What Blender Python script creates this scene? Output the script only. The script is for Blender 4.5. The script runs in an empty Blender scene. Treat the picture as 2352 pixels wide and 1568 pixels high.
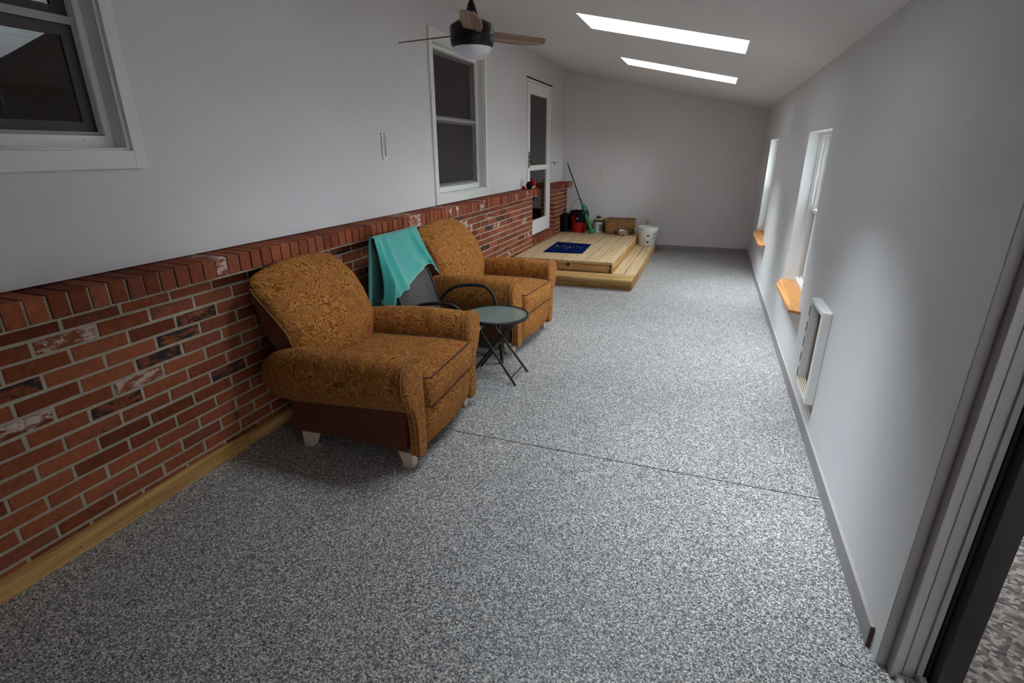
import bpy, bmesh, math, random
from mathutils import Vector, Matrix, Euler
random.seed(7)
PI = math.pi
sc = bpy.context.scene
C = sc.collection
# ---------------------------------------------------------------- camera
yaw, pitch, roll = .3516, .3512, -.0047
fw = Vector((-math.sin(yaw)*math.cos(pitch), math.cos(yaw)*math.cos(pitch), -math.sin(pitch)))
rt = fw.cross(Vector((0, 0, 1))).normalized(); up = rt.cross(fw)
r2 = rt*math.cos(roll)+up*math.sin(roll); u2 = -rt*math.sin(roll)+up*math.cos(roll)
cam = bpy.data.cameras.new('camera'); cam.sensor_width = 36; cam.lens = 1193.2273/2352*36
cam.clip_start = .02; cam.clip_end = 200
co = bpy.data.objects.new('camera', cam); C.objects.link(co)
M = Matrix((r2, u2, -fw)).transposed().to_4x4(); M.translation = (0, 0, 1.645); co.matrix_world = M
sc.camera = co
# ---------------------------------------------------------------- world (overcast sky) and exposure
sc.view_settings.view_transform = 'Standard'; sc.view_settings.look = 'None'
sc.view_settings.gamma = 1; sc.view_settings.exposure = 1.70
sc.view_settings.use_curve_mapping = False
sc.cycles.use_denoising = True
sc.cycles.max_bounces = 10; sc.cycles.diffuse_bounces = 7
w = bpy.data.worlds.new('overcast'); sc.world = w; w.use_nodes = True
wn = w.node_tree.nodes; wl = w.node_tree.links; wn.clear()
wo = wn.new('ShaderNodeOutputWorld'); bg = wn.new('ShaderNodeBackground')
bg.inputs[0].default_value = (.86, .935, 1.0, 1)
# thin overcast: even base with a broad brighter region high over the house roof
tcw = wn.new('ShaderNodeTexCoord'); dp = wn.new('ShaderNodeVectorMath'); dp.operation = 'DOT_PRODUCT'
dp.inputs[1].default_value = Vector((-.66, .10, .75)).normalized(); wl.new(tcw.outputs['Generated'], dp.inputs[0])
mxw = wn.new('ShaderNodeMath'); mxw.operation = 'MAXIMUM'; mxw.inputs[1].default_value = 0; wl.new(dp.outputs['Value'], mxw.inputs[0])
pww = wn.new('ShaderNodeMath'); pww.operation = 'POWER'; pww.inputs[1].default_value = 7; wl.new(mxw.outputs[0], pww.inputs[0])
maw = wn.new('ShaderNodeMath'); maw.operation = 'MULTIPLY_ADD'; maw.inputs[1].default_value = 60; maw.inputs[2].default_value = 7.5; wl.new(pww.outputs[0], maw.inputs[0])
wl.new(maw.outputs[0], bg.inputs[1])
wl.new(bg.outputs[0], wo.inputs[0])
# room measures
XL, XB, XO, XR, YF, YN = -2.51, -2.416, -2.325, .714, 9.517, -1.4
ZL, ZR = 2.924, 2.239
MS = (ZR-ZL)/(XR-XL)
def zc(x): return ZL+(x-XL)*MS
SKY = [(2.40, 2.98), (4.44, 5.01), (6.56, 7.14)]; SX0, SX1 = -1.10, .145
SD = .36                                          # skylight shaft depth
nrm = Vector((-MS, 0, 1)).normalized(); slp = Vector((1, 0, MS)).normalized()
def portal(name, loc, zdir, xdir, sx, sy):        # sampling portals only: they give no light of their own
    l = bpy.data.lights.new(name, 'AREA'); l.shape = 'RECTANGLE'; l.size = sx; l.size_y = sy
    l.cycles.is_portal = True
    o = bpy.data.objects.new(name, l); C.objects.link(o)
    z = -Vector(zdir).normalized(); x = Vector(xdir).normalized(); y = z.cross(x)
    m = Matrix((x, y, z)).transposed().to_4x4(); m.translation = loc; o.matrix_world = m
for a, b in SKY:
    xm = (SX0+SX1)/2
    p = Vector((xm, (a+b)/2, zc(xm)))+nrm*(SD+.03)
    portal('skylight_daylight', p, -nrm, slp, (SX1-SX0)/slp.x, b-a)
portal('window_daylight', (.90, 4.63, 1.17), (-1, 0, 0), (0, 1, 0), .94, 1.22)
portal('window_daylight', (.90, 7.85, 1.17), (-1, 0, 0), (0, 1, 0), .97, 1.22)
portal('door_daylight', (.95, .55, 1.0), (-1, 0, 0), (0, 1, 0), 2.1, 2.0)
# ---------------------------------------------------------------- materials
def N(nt, t, **k):
    n = nt.nodes.new(t)
    for a, b in k.items(): setattr(n, a, b)
    return n
def mat(name, col=(.5, .5, .5), rough=.6, metal=0, spec=.5, bump=None, var=None, trans=0, ior=1.45, sheen=0, coat=0):
    m = bpy.data.materials.new(name); m.use_nodes = True; nt = m.node_tree
    b = nt.nodes['Principled BSDF']; L = nt.links
    b.inputs['Base Color'].default_value = (*col, 1); b.inputs['Roughness'].default_value = rough
    b.inputs['Metallic'].default_value = metal; b.inputs['Specular IOR Level'].default_value = spec
    b.inputs['Transmission Weight'].default_value = trans; b.inputs['IOR'].default_value = ior
    b.inputs['Sheen Weight'].default_value = sheen; b.inputs['Coat Weight'].default_value = coat
    tc = N(nt, 'ShaderNodeTexCoord')
    if var:                                       # (scale, amount) gentle colour variation
        n = N(nt, 'ShaderNodeTexNoise'); n.inputs['Scale'].default_value = var[0]; n.inputs['Detail'].default_value = 5
        L.new(tc.outputs['Object'], n.inputs['Vector'])
        r = N(nt, 'ShaderNodeMix', data_type='RGBA'); r.inputs['A'].default_value = (*[c*(1-var[1]) for c in col], 1)
        r.inputs['B'].default_value = (*[min(1, c*(1+var[1])) for c in col], 1)
        L.new(n.outputs[0], r.inputs['Factor']); L.new(r.outputs['Result'], b.inputs['Base Color'])
    if bump:
        n = N(nt, 'ShaderNodeTexNoise'); n.inputs['Scale'].default_value = bump[0]; n.inputs['Detail'].default_value = 6
        L.new(tc.outputs['Object'], n.inputs['Vector'])
        bb = N(nt, 'ShaderNodeBump'); bb.inputs['Strength'].default_value = bump[1]; bb.inputs['Distance'].default_value = bump[2] if len(bump) > 2 else .002
        L.new(n.outputs[0], bb.inputs['Height']); L.new(bb.outputs[0], b.inputs['Normal'])
    return m
def ramp(nt, stops, mode='LINEAR'):
    r = N(nt, 'ShaderNodeValToRGB'); cr = r.color_ramp; cr.interpolation = mode
    while len(cr.elements) > len(stops): cr.elements.remove(cr.elements[-1])
    while len(cr.elements) < len(stops): cr.elements.new(.5)
    for e, (p, c) in zip(cr.elements, stops): e.position = p; e.color = (*c, 1)
    return r
def principled(m): return m.node_tree.nodes['Principled BSDF']
M_wall = mat('wall_paint', (.64, .605, .612), .75, spec=.25, bump=(420, .12, .001))
M_wallR = mat('wall_paint_right', (.65, .64, .65), .72, spec=.25, bump=(420, .10, .001))
M_frontw = mat('low_bounce_brown_wall', (.16, .11, .08), .7, var=(3, .2))  # unseen near wall, coloured dark to cut bounce light
M_ceil = mat('ceiling_paint', (.66, .63, .625), .85, spec=.2, bump=(160, .25, .002))
M_shaft = mat('shaft_paint', (.86, .87, .88), .8, spec=.2)
M_trim = mat('white_trim', (.70, .69, .65), .5, var=(6, .04), bump=(60, .06, .001))
M_vinyl = mat('white_vinyl', (.78, .77, .76), .35)
M_base = mat('mauve_grey_baseboard', (.29, .265, .275), .55, var=(9, .06))
M_basetop = mat('baseboard_top_edge', (.42, .38, .35), .7, var=(30, .12))
M_baseend = mat('baseboard_cut_end', (.10, .055, .045), .8, var=(60, .3))
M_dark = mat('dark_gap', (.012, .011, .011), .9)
M_blackmetal = mat('black_metal', (.018, .018, .020), .45, metal=.3)
M_bronze = mat('dark_bronze', (.022, .018, .018), .38, metal=.6)
M_greymetal = mat('brown_grey_metal', (.05, .042, .042), .42, metal=.5)
M_steel = mat('stainless_steel', (.55, .53, .50), .22, metal=1, bump=(25, .1, .001))
M_brass = mat('aged_brass', (.14, .095, .035), .4, metal=.9)
M_rubber = mat('black_rubber', (.010, .010, .011), .7)
M_doorstile = mat('dark_door_stile', (.018, .014, .015), .5, var=(20, .2))
M_globe = mat('frosted_glass_globe', (.70, .70, .76), .35, coat=.2)
M_white_pl = mat('white_plastic', (.70, .69, .66), .38)
M_red_pl = mat('red_plastic', (.28, .004, .006), .4, var=(8, .12))
M_green_pl = mat('green_plastic', (.008, .22, .055), .38, var=(20, .15))
M_green_dk = mat('dark_green_pole', (.006, .085, .035), .35)
M_blackcloth = mat('black_nylon', (.006, .006, .010), .85, spec=.15, bump=(90, .4, .002))
M_yellow = mat('yellow_glove_cloth', (.50, .36, .10), .85, bump=(90, .6, .004))
M_brownc = mat('dark_brown_cloth', (.035, .025, .022), .85, bump=(60, .6, .004))
M_toyred = mat('red_plush', (.26, .006, .014), .9, spec=.1, bump=(200, .5, .002))
M_toyblk = mat('black_plush', (.010, .008, .009), .9, spec=.1, bump=(200, .5, .002))
M_toypink = mat('pink_white_plush', (.60, .36, .40), .9, bump=(200, .7, .003))
M_ink = mat('black_print', (.010, .010, .012), .6)
M_greyink = mat('grey_print', (.20, .20, .23), .6, var=(160, .45))
M_label = mat('pale_label', (.55, .58, .60), .5, var=(140, .25))
M_plate = mat('ivory_plate', (.60, .57, .50), .4)
M_slot = mat('socket_slot', (.36, .33, .30), .6)
M_sling = mat('charcoal_sling_mesh', (.075, .062, .058), .8, bump=(700, .5, .0015))
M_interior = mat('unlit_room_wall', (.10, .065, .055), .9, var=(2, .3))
M_intdoor = mat('inner_door_paint', (.62, .41, .39), .6, var=(3, .1))
M_cab = mat('dark_wood_cabinet', (.20, .09, .05), .4, var=(8, .3))
M_palewood = mat('bleached_wood_foot', (.62, .50, .40), .6, var=(14, .1), bump=(70, .1, .001))
M_blocker = mat('sky_blocker_grey', (.45, .45, .45), .8)  # for the added sky blockers outside the sliding door

def glass(name, tint=(1, 1, 1), refl=1.0, dark=0):
    m = bpy.data.materials.new(name); m.use_nodes = True; nt = m.node_tree; nt.nodes.clear(); L = nt.links
    o = N(nt, 'ShaderNodeOutputMaterial'); t = N(nt, 'ShaderNodeBsdfTransparent'); t.inputs[0].default_value = (*tint, 1)
    g = N(nt, 'ShaderNodeBsdfGlossy'); g.inputs['Roughness'].default_value = .015; g.inputs[0].default_value = (refl, refl, refl, 1)
    f = N(nt, 'ShaderNodeFresnel'); f.inputs[0].default_value = 1.5
    x = N(nt, 'ShaderNodeMixShader'); L.new(f.outputs[0], x.inputs[0]); L.new(t.outputs[0], x.inputs[1]); L.new(g.outputs[0], x.inputs[2])
    L.new(x.outputs[0], o.inputs[0]); return m
M_glass = glass('clear_window_glass', (.93, .95, .94))
M_glasstint = glass('dimming_skylight_glass', (.82, .84, .84))  # tint added to dim the nearest, unseen skylight
M_glassdr = glass('storm_door_glass', (.92, .90, .88))
M_glassdk = glass('house_window_glass', (.62, .60, .58), 1.0)
def screenmat():
    m = bpy.data.materials.new('insect_screen'); m.use_nodes = True; nt = m.node_tree; L = nt.links
    b = nt.nodes['Principled BSDF']; b.inputs['Base Color'].default_value = (.052, .036, .036, 1); b.inputs['Roughness'].default_value = .6
    tc = N(nt, 'ShaderNodeTexCoord'); w1 = N(nt, 'ShaderNodeTexWave', bands_direction='Y'); w2 = N(nt, 'ShaderNodeTexWave', bands_direction='Z')
    for q in (w1, w2): q.inputs['Scale'].default_value = 105; L.new(tc.outputs['Object'], q.inputs['Vector'])
    mx = N(nt, 'ShaderNodeMath', operation='MAXIMUM'); L.new(w1.outputs['Fac'], mx.inputs[0]); L.new(w2.outputs['Fac'], mx.inputs[1])
    mr = N(nt, 'ShaderNodeMapRange'); mr.inputs['From Min'].default_value = .45; mr.inputs['From Max'].default_value = .95
    mr.inputs['To Min'].default_value = .25; mr.inputs['To Max'].default_value = .9
    L.new(mx.outputs[0], mr.inputs['Value']); L.new(mr.outputs[0], b.inputs['Alpha']); return m
M_screen = screenmat()
def tableglass():
    m = mat('rippled_table_glass', (.22, .28, .26), .12, spec=.7, bump=(160, .6, .002)); b = principled(m)
    b.inputs['Alpha'].default_value = .55; return m
M_tglass = tableglass()

def wood(name, dark, light, knots=True, ax='Y', rough=.6, streak=34, scl=1.0, knot=(.07, .03, .012)):
    m = mat(name, light, rough); nt = m.node_tree; L = nt.links; b = principled(m)
    tc = N(nt, 'ShaderNodeTexCoord'); mp = N(nt, 'ShaderNodeMapping')
    s = [streak*scl]*3; s['XYZ'.index(ax)] = 1.3*scl; mp.inputs['Scale'].default_value = s
    oi = N(nt, 'ShaderNodeObjectInfo'); ad = N(nt, 'ShaderNodeVectorMath', operation='ADD'); ml = N(nt, 'ShaderNodeMath', operation='MULTIPLY'); ml.inputs[1].default_value = 37
    L.new(oi.outputs['Random'], ml.inputs[0]); L.new(tc.outputs['Object'], ad.inputs[0]); L.new(ml.outputs[0], ad.inputs[1])
    L.new(ad.outputs[0], mp.inputs['Vector'])
    n = N(nt, 'ShaderNodeTexNoise'); n.inputs['Scale'].default_value = 1; n.inputs['Detail'].default_value = 6; n.inputs['Distortion'].default_value = .9
    L.new(mp.outputs[0], n.inputs['Vector'])
    r = ramp(nt, [(.36, dark), (.5, tuple((a+c)/2 for a, c in zip(dark, light))), (.62, light)])
    L.new(n.outputs[0], r.inputs[0]); out = r.outputs[0]
    if knots:
        v = N(nt, 'ShaderNodeTexVoronoi'); v.inputs['Scale'].default_value = 1
        mp2 = N(nt, 'ShaderNodeMapping'); s2 = [7*scl]*3; s2['XYZ'.index(ax)] = 2.6*scl; mp2.inputs['Scale'].default_value = s2
        L.new(ad.outputs[0], mp2.inputs['Vector']); L.new(mp2.outputs[0], v.inputs['Vector'])
        kr = ramp(nt, [(.05, (1, 1, 1)), (.11, (0, 0, 0))]); L.new(v.outputs['Distance'], kr.inputs[0])
        mx = N(nt, 'ShaderNodeMix', data_type='RGBA'); L.new(kr.outputs[0], mx.inputs['Factor']); L.new(out, mx.inputs['A']); mx.inputs['B'].default_value = (*knot, 1)
        out = mx.outputs['Result']
    L.new(out, b.inputs['Base Color'])
    bb = N(nt, 'ShaderNodeBump'); bb.inputs['Strength'].default_value = .25; bb.inputs['Distance'].default_value = .002
    L.new(n.outputs[0], bb.inputs['Height']); L.new(bb.outputs[0], b.inputs['Normal'])
    return m
M_pine = wood('treated_pine', (.36, .18, .05), (.62, .37, .13))
M_deck = wood('weathered_deck_pine', (.46, .31, .17), (.68, .49, .28), streak=55)
M_deckend = wood('deck_fascia_pine', (.34, .18, .06), (.60, .38, .14), ax='X')
M_sill = wood('stained_sill', (.44, .19, .055), (.62, .30, .10), knots=False)
M_blade = wood('fan_blade_driftwood', (.17, .11, .075), (.38, .27, .19), knots=False, ax='X', streak=60)

def brickmat():
    m = mat('brick', (.3, .1, .05), .85, spec=.25); nt = m.node_tree; L = nt.links; b = principled(m)
    at = N(nt, 'ShaderNodeAttribute', attribute_name='bc'); sp = N(nt, 'ShaderNodeSeparateColor'); L.new(at.outputs['Color'], sp.inputs[0])
    r = ramp(nt, [(0, (.15, .034, .014)), (.35, (.24, .060, .024)), (.7, (.33, .092, .038)), (1, (.19, .052, .032))]); L.new(sp.outputs[0], r.inputs[0])
    tc = N(nt, 'ShaderNodeTexCoord'); n = N(nt, 'ShaderNodeTexNoise'); n.inputs['Scale'].default_value = 38; n.inputs['Detail'].default_value = 8; n.inputs['Roughness'].default_value = .7
    L.new(tc.outputs['Object'], n.inputs['Vector'])
    mr = N(nt, 'ShaderNodeMapRange'); mr.inputs['From Min'].default_value = .3; mr.inputs['From Max'].default_value = .7; mr.inputs['To Min'].default_value = .68; mr.inputs['To Max'].default_value = 1.25
    L.new(n.outputs[0], mr.inputs['Value'])
    mu = N(nt, 'ShaderNodeMix', data_type='RGBA', blend_type='MULTIPLY'); mu.inputs['Factor'].default_value = 1
    L.new(r.outputs[0], mu.inputs['A']); L.new(mr.outputs[0], mu.inputs['B'])
    n2 = N(nt, 'ShaderNodeTexNoise'); n2.inputs['Scale'].default_value = 22; n2.inputs['Detail'].default_value = 9; n2.inputs['Roughness'].default_value = .75
    mp = N(nt, 'ShaderNodeMapping'); mp.inputs['Scale'].default_value = (1, .55, 1.2); L.new(tc.outputs['Object'], mp.inputs['Vector']); L.new(mp.outputs[0], n2.inputs['Vector'])
    def patch(prev, chan, col, lo, hi):
        # threshold noise by channel amount
        a = N(nt, 'ShaderNodeMath', operation='ADD'); L.new(n2.outputs[0], a.inputs[0]); L.new(sp.outputs[chan], a.inputs[1])
        q = N(nt, 'ShaderNodeMapRange'); q.inputs['From Min'].default_value = lo; q.inputs['From Max'].default_value = hi; L.new(a.outputs[0], q.inputs['Value'])
        x = N(nt, 'ShaderNodeMix', data_type='RGBA'); L.new(q.outputs[0], x.inputs['Factor']); L.new(prev, x.inputs['A']); x.inputs['B'].default_value = (*col, 1)
        return x.outputs['Result']
    o1 = patch(mu.outputs['Result'], 1, (.56, .42, .37), .98, 1.06)
    o2 = patch(o1, 2, (.030, .023, .022), .95, 1.05)
    L.new(o2, b.inputs['Base Color'])
    bb = N(nt, 'ShaderNodeBump'); bb.inputs['Strength'].default_value = .7; bb.inputs['Distance'].default_value = .003
    L.new(n.outputs[0], bb.inputs['Height']); L.new(bb.outputs[0], b.inputs['Normal'])
    return m
M_brick = brickmat()
M_mortar = mat('mortar', (.40, .35, .27), .95, spec=.1, var=(60, .22), bump=(120, .9, .005))

def floormat():
    m = mat('flake_epoxy', (.4, .4, .4), .42, spec=.4); nt = m.node_tree; L = nt.links; b = principled(m)
    tc = N(nt, 'ShaderNodeTexCoord'); v = N(nt, 'ShaderNodeTexVoronoi'); v.inputs['Scale'].default_value = 195
    L.new(tc.outputs['Object'], v.inputs['Vector']); sp = N(nt, 'ShaderNodeSeparateColor'); L.new(v.outputs['Color'], sp.inputs[0])
    r = ramp(nt, [(0, (.085, .088, .094)), (.18, (.19, .187, .19)), (.40, (.33, .317, .31)), (.63, (.51, .488, .478)), (.81, (.76, .735, .72)), (.96, (.40, .33, .27))], 'CONSTANT')
    L.new(sp.outputs[0], r.inputs[0])
    n = N(nt, 'ShaderNodeTexNoise'); n.inputs['Scale'].default_value = 2.4; n.inputs['Detail'].default_value = 4; L.new(tc.outputs['Object'], n.inputs['Vector'])
    mr = N(nt, 'ShaderNodeMapRange'); mr.inputs['To Min'].default_value = .86; mr.inputs['To Max'].default_value = 1.14; L.new(n.outputs[0], mr.inputs['Value'])
    mu = N(nt, 'ShaderNodeMix', data_type='RGBA', blend_type='MULTIPLY'); mu.inputs['Factor'].default_value = 1
    L.new(r.outputs[0], mu.inputs['A']); L.new(mr.outputs[0], mu.inputs['B']); L.new(mu.outputs['Result'], b.inputs['Base Color'])
    bb = N(nt, 'ShaderNodeBump'); bb.inputs['Strength'].default_value = .35; bb.inputs['Distance'].default_value = .001
    L.new(sp.outputs[1], bb.inputs['Height']); L.new(bb.outputs[0], b.inputs['Normal'])
    return m
M_floor = floormat()
def groundmat():
    m = mat('gravel_ground', (.1, .1, .1), .95, spec=.1, bump=(70, .6, .006)); nt = m.node_tree; L = nt.links; b = principled(m)
    tc = N(nt, 'ShaderNodeTexCoord'); v = N(nt, 'ShaderNodeTexVoronoi'); v.inputs['Scale'].default_value = 60; L.new(tc.outputs['Object'], v.inputs['Vector'])
    sp = N(nt, 'ShaderNodeSeparateColor'); L.new(v.outputs['Color'], sp.inputs[0])
    r = ramp(nt, [(0, (.012, .010, .009)), (.3, (.026, .020, .016)), (.6, (.042, .035, .030)), (.85, (.080, .066, .056))], 'LINEAR'); L.new(sp.outputs[0], r.inputs[0]); L.new(r.outputs[0], b.inputs['Base Color'])
    return m
M_ground = groundmat()

def paisley():
    m = mat('brown_paisley_fabric', (.3, .15, .05),   .9, spec=.08, sheen=.08); nt = m.node_tree; L = nt.links; b = principled(m)
    b.inputs['Sheen Roughness'].default_value = .5; b.inputs['Sheen Tint'].default_value = (.9, .6, .35, 1)
    tc = N(nt, 'ShaderNodeTexCoord')
    def lines(scale, period, dist, w0, w1):
        dn = N(nt, 'ShaderNodeTexNoise'); dn.inputs['Scale'].default_value = scale*.8; dn.inputs['Detail'].default_value = 1.5; L.new(tc.outputs['Object'], dn.inputs['Vector'])
        sb = N(nt, 'ShaderNodeVectorMath', operation='SUBTRACT'); sb.inputs[1].default_value = (.5, .5, .5); L.new(dn.outputs['Color'], sb.inputs[0])
        sc_ = N(nt, 'ShaderNodeVectorMath', operation='SCALE'); sc_.inputs['Scale'].default_value = dist; L.new(sb.outputs[0], sc_.inputs[0])
        ad = N(nt, 'ShaderNodeVectorMath', operation='ADD'); L.new(tc.outputs['Object'], ad.inputs[0]); L.new(sc_.outputs[0], ad.inputs[1])
        n = N(nt, 'ShaderNodeTexVoronoi', feature='SMOOTH_F1'); n.inputs['Scale'].default_value = scale; n.inputs['Smoothness'].default_value = .35
        L.new(ad.outputs[0], n.inputs['Vector'])
        a = N(nt, 'ShaderNodeMath', operation='MULTIPLY'); a.inputs[1].default_value = 2*PI/(period*scale); L.new(n.outputs['Distance'], a.inputs[0])
        s = N(nt, 'ShaderNodeMath', operation='SINE'); L.new(a.outputs[0], s.inputs[0])
        q = N(nt, 'ShaderNodeMapRange'); q.inputs['From Min'].default_value = w0; q.inputs['From Max'].default_value = w1; L.new(s.outputs[0], q.inputs['Value'])
        return n, q
    n1, l1 = lines(8, .0095, .16, .0, .8)
    n2, l2 = lines(13, .014, .10, .3, .9)
    n3 = N(nt, 'ShaderNodeTexNoise'); n3.inputs['Scale'].default_value = 9; n3.inputs['Detail'].default_value = 3; L.new(tc.outputs['Object'], n3.inputs['Vector'])
    base = ramp(nt, [(.32, (.235, .085, .018)), (.5, (.36, .142, .030)), (.68, (.30, .092, .026))]); L.new(n3.outputs[0], base.inputs[0])
    x1 = N(nt, 'ShaderNodeMix', data_type='RGBA'); L.new(l1.outputs[0], x1.inputs['Factor']); L.new(base.outputs[0], x1.inputs['A']); x1.inputs['B'].default_value = (.135, .044, .013, 1)
    f2 = N(nt, 'ShaderNodeMath', operation='MULTIPLY'); f2.inputs[1].default_value = .55; L.new(l2.outputs[0], f2.inputs[0])
    x2 = N(nt, 'ShaderNodeMix', data_type='RGBA'); L.new(f2.outputs[0], x2.inputs['Factor']); L.new(x1.outputs['Result'], x2.inputs['A']); x2.inputs['B'].default_value = (.46, .23, .065, 1)
    n4 = N(nt, 'ShaderNodeTexNoise'); n4.inputs['Scale'].default_value = 26; n4.inputs['Detail'].default_value = 2; L.new(tc.outputs['Object'], n4.inputs['Vector'])
    q4 = N(nt, 'ShaderNodeMapRange'); q4.inputs['From Min'].default_value = .62; q4.inputs['From Max'].default_value = .70; q4.inputs['To Max'].default_value = .65; L.new(n4.outputs[0], q4.inputs['Value'])
    x3 = N(nt, 'ShaderNodeMix', data_type='RGBA'); L.new(q4.outputs[0], x3.inputs['Factor']); L.new(x2.outputs['Result'], x3.inputs['A']); x3.inputs['B'].default_value = (.24, .022, .014, 1)
    L.new(x3.outputs['Result'], b.inputs['Base Color'])
    nb = N(nt, 'ShaderNodeTexNoise'); nb.inputs['Scale'].default_value = 330; L.new(tc.outputs['Object'], nb.inputs['Vector'])
    bb = N(nt, 'ShaderNodeBump'); bb.inputs['Strength'].default_value = .35; bb.inputs['Distance'].default_value = .0015
    L.new(nb.outputs[0], bb.inputs['Height']); L.new(bb.outputs[0], b.inputs['Normal'])
    return m
M_fab = paisley()
M_fabside = mat('shaded_brown_fabric', (.105, .032, .016), .9, spec=.1, sheen=.12, bump=(330, .3, .0015), var=(9, .15))  # brown side fabric with the panels' shade mixed into its colour
M_pipe = mat('piping_cord', (.24, .115, .045), .85, bump=(300, .3, .001))
M_pipedk = mat('dark_piping_cord', (.085, .035, .018), .85)
M_towel = mat('teal_terry', (.048, .38, .33), .95, spec=.05, sheen=.6, bump=(420, .9, .004), var=(55, .16))
M_hem = mat('towel_hem', (.30, .50, .42), .9)
M_mat = mat('navy_mat', (.003, .010, .062), .95, spec=.02, bump=(260, .6, .004))
M_matdot = mat('mat_motif', (.40, .22, .16), .9)
M_matwhite = mat('mat_motif_white', (.62, .64, .68), .9)
def wicker():
    m = mat('woven_wicker', (.3, .2, .1), .75); nt = m.node_tree; L = nt.links; b = principled(m)
    tc = N(nt, 'ShaderNodeTexCoord'); n = N(nt, 'ShaderNodeTexNoise'); mp = N(nt, 'ShaderNodeMapping'); mp.inputs['Scale'].default_value = (14, 14, 70)
    n.inputs['Scale'].default_value = 1.5; n.inputs['Detail'].default_value = 4; L.new(tc.outputs['Object'], mp.inputs['Vector']); L.new(mp.outputs[0], n.inputs['Vector'])
    r = ramp(nt, [(.34, (.075, .030, .010)), (.5, (.32, .155, .050)), (.66, (.54, .33, .13))]); L.new(n.outputs[0], r.inputs[0]); L.new(r.outputs[0], b.inputs['Base Color'])
    return m
M_wick = wicker()

# ---------------------------------------------------------------- mesh helpers
class MB:
    def __init__(s): s.v = []; s.f = []; s.m = []; s.c = []
    def add(s, vs, fs, mi=0, col=None):
        k = len(s.v); s.v += [tuple(v) for v in vs]; s.f += [tuple(i+k for i in f) for f in fs]; s.m += [mi]*len(fs); s.c += [col]*len(fs)
    def box(s, a, b, mi=0, col=None, T=None):
        x0, y0, z0 = a; x1, y1, z1 = b
        vs = [(x0, y0, z0), (x1, y0, z0), (x1, y1, z0), (x0, y1, z0), (x0, y0, z1), (x1, y0, z1), (x1, y1, z1), (x0, y1, z1)]
        if T: vs = [T @ Vector(v) for v in vs]
        s.add(vs, [(0, 3, 2, 1), (4, 5, 6, 7), (0, 1, 5, 4), (1, 2, 6, 5), (2, 3, 7, 6), (3, 0, 4, 7)], mi, col)
    def tube(s, pts, r, n=10, closed=False, mi=0, flat=None, cap=True):
        pts = [Vector(p) for p in pts]; N_ = len(pts); rs = r if isinstance(r, (list, tuple)) else [r]*N_
        ring = []; prev = None
        for i, p in enumerate(pts):
            if closed: t = pts[(i+1) % N_]-pts[i-1]
            else: t = pts[min(i+1, N_-1)]-pts[max(i-1, 0)]
            t.normalize()
            if prev is None:
                a = Vector((0, 0, 1)) if abs(t.z) < .9 else Vector((0, 1, 0))
                if flat: a = Vector(flat)
                nx = (a-t*a.dot(t)).normalized()
            else: nx = (prev-t*prev.dot(t)).normalized()
            prev = nx; ny = t.cross(nx)
            for k in range(n):
                an = 2*PI*k/n; ring.append(p+(nx*math.cos(an)+ny*math.sin(an)*1.0)*rs[i])
        fs = []
        for i in range(N_ if closed else N_-1):
            j = (i+1) % N_
            for k in range(n): fs.append((i*n+k, i*n+(k+1) % n, j*n+(k+1) % n, j*n+k))
        if not closed and cap: fs.append(tuple(range(n))[::-1]); fs.append(tuple(range((N_-1)*n, N_*n)))
        s.add(ring, fs, mi)
    def lathe(s, prof, n=32, c=(0, 0, 0), mi=0, cap=False, T=None):
        vs = []; fs = []
        for r, z in prof:
            for k in range(n): a = 2*PI*k/n; vs.append((c[0]+r*math.cos(a), c[1]+r*math.sin(a), c[2]+z))
        if T: vs = [T @ Vector(v) for v in vs]
        for i in range(len(prof)-1):
            for k in range(n): fs.append((i*n+k, i*n+(k+1) % n, (i+1)*n+(k+1) % n, (i+1)*n+k))
        if cap: fs.append(tuple(range(n))[::-1]); fs.append(tuple(range((len(prof)-1)*n, len(prof)*n)))
        s.add(vs, fs, mi)
    def loft(s, rings, cap=True, mi=0, closed=True):
        n = len(rings[0]); vs = [p for r in rings for p in r]; fs = []
        for i in range(len(rings)-1):
            for k in range(n if closed else n-1): fs.append((i*n+k, i*n+(k+1) % n, (i+1)*n+(k+1) % n, (i+1)*n+k))
        if cap: fs.append(tuple(range(n))[::-1]); fs.append(tuple(range((len(rings)-1)*n, len(rings)*n)))
        s.add(vs, fs, mi)
    def prism(s, poly, ax, a, b, mi=0):               # polygon (2 coords) extruded along axis ax from a to b
        def P(p, t):
            q = list(p); q.insert('XYZ'.index(ax), t); return q
        n = len(poly); vs = [P(p, a) for p in poly]+[P(p, b) for p in poly]
        fs = [tuple(range(n))[::-1], tuple(range(n, 2*n))]+[(k, (k+1) % n, n+(k+1) % n, n+k) for k in range(n)]
        s.add(vs, fs, mi)
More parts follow.
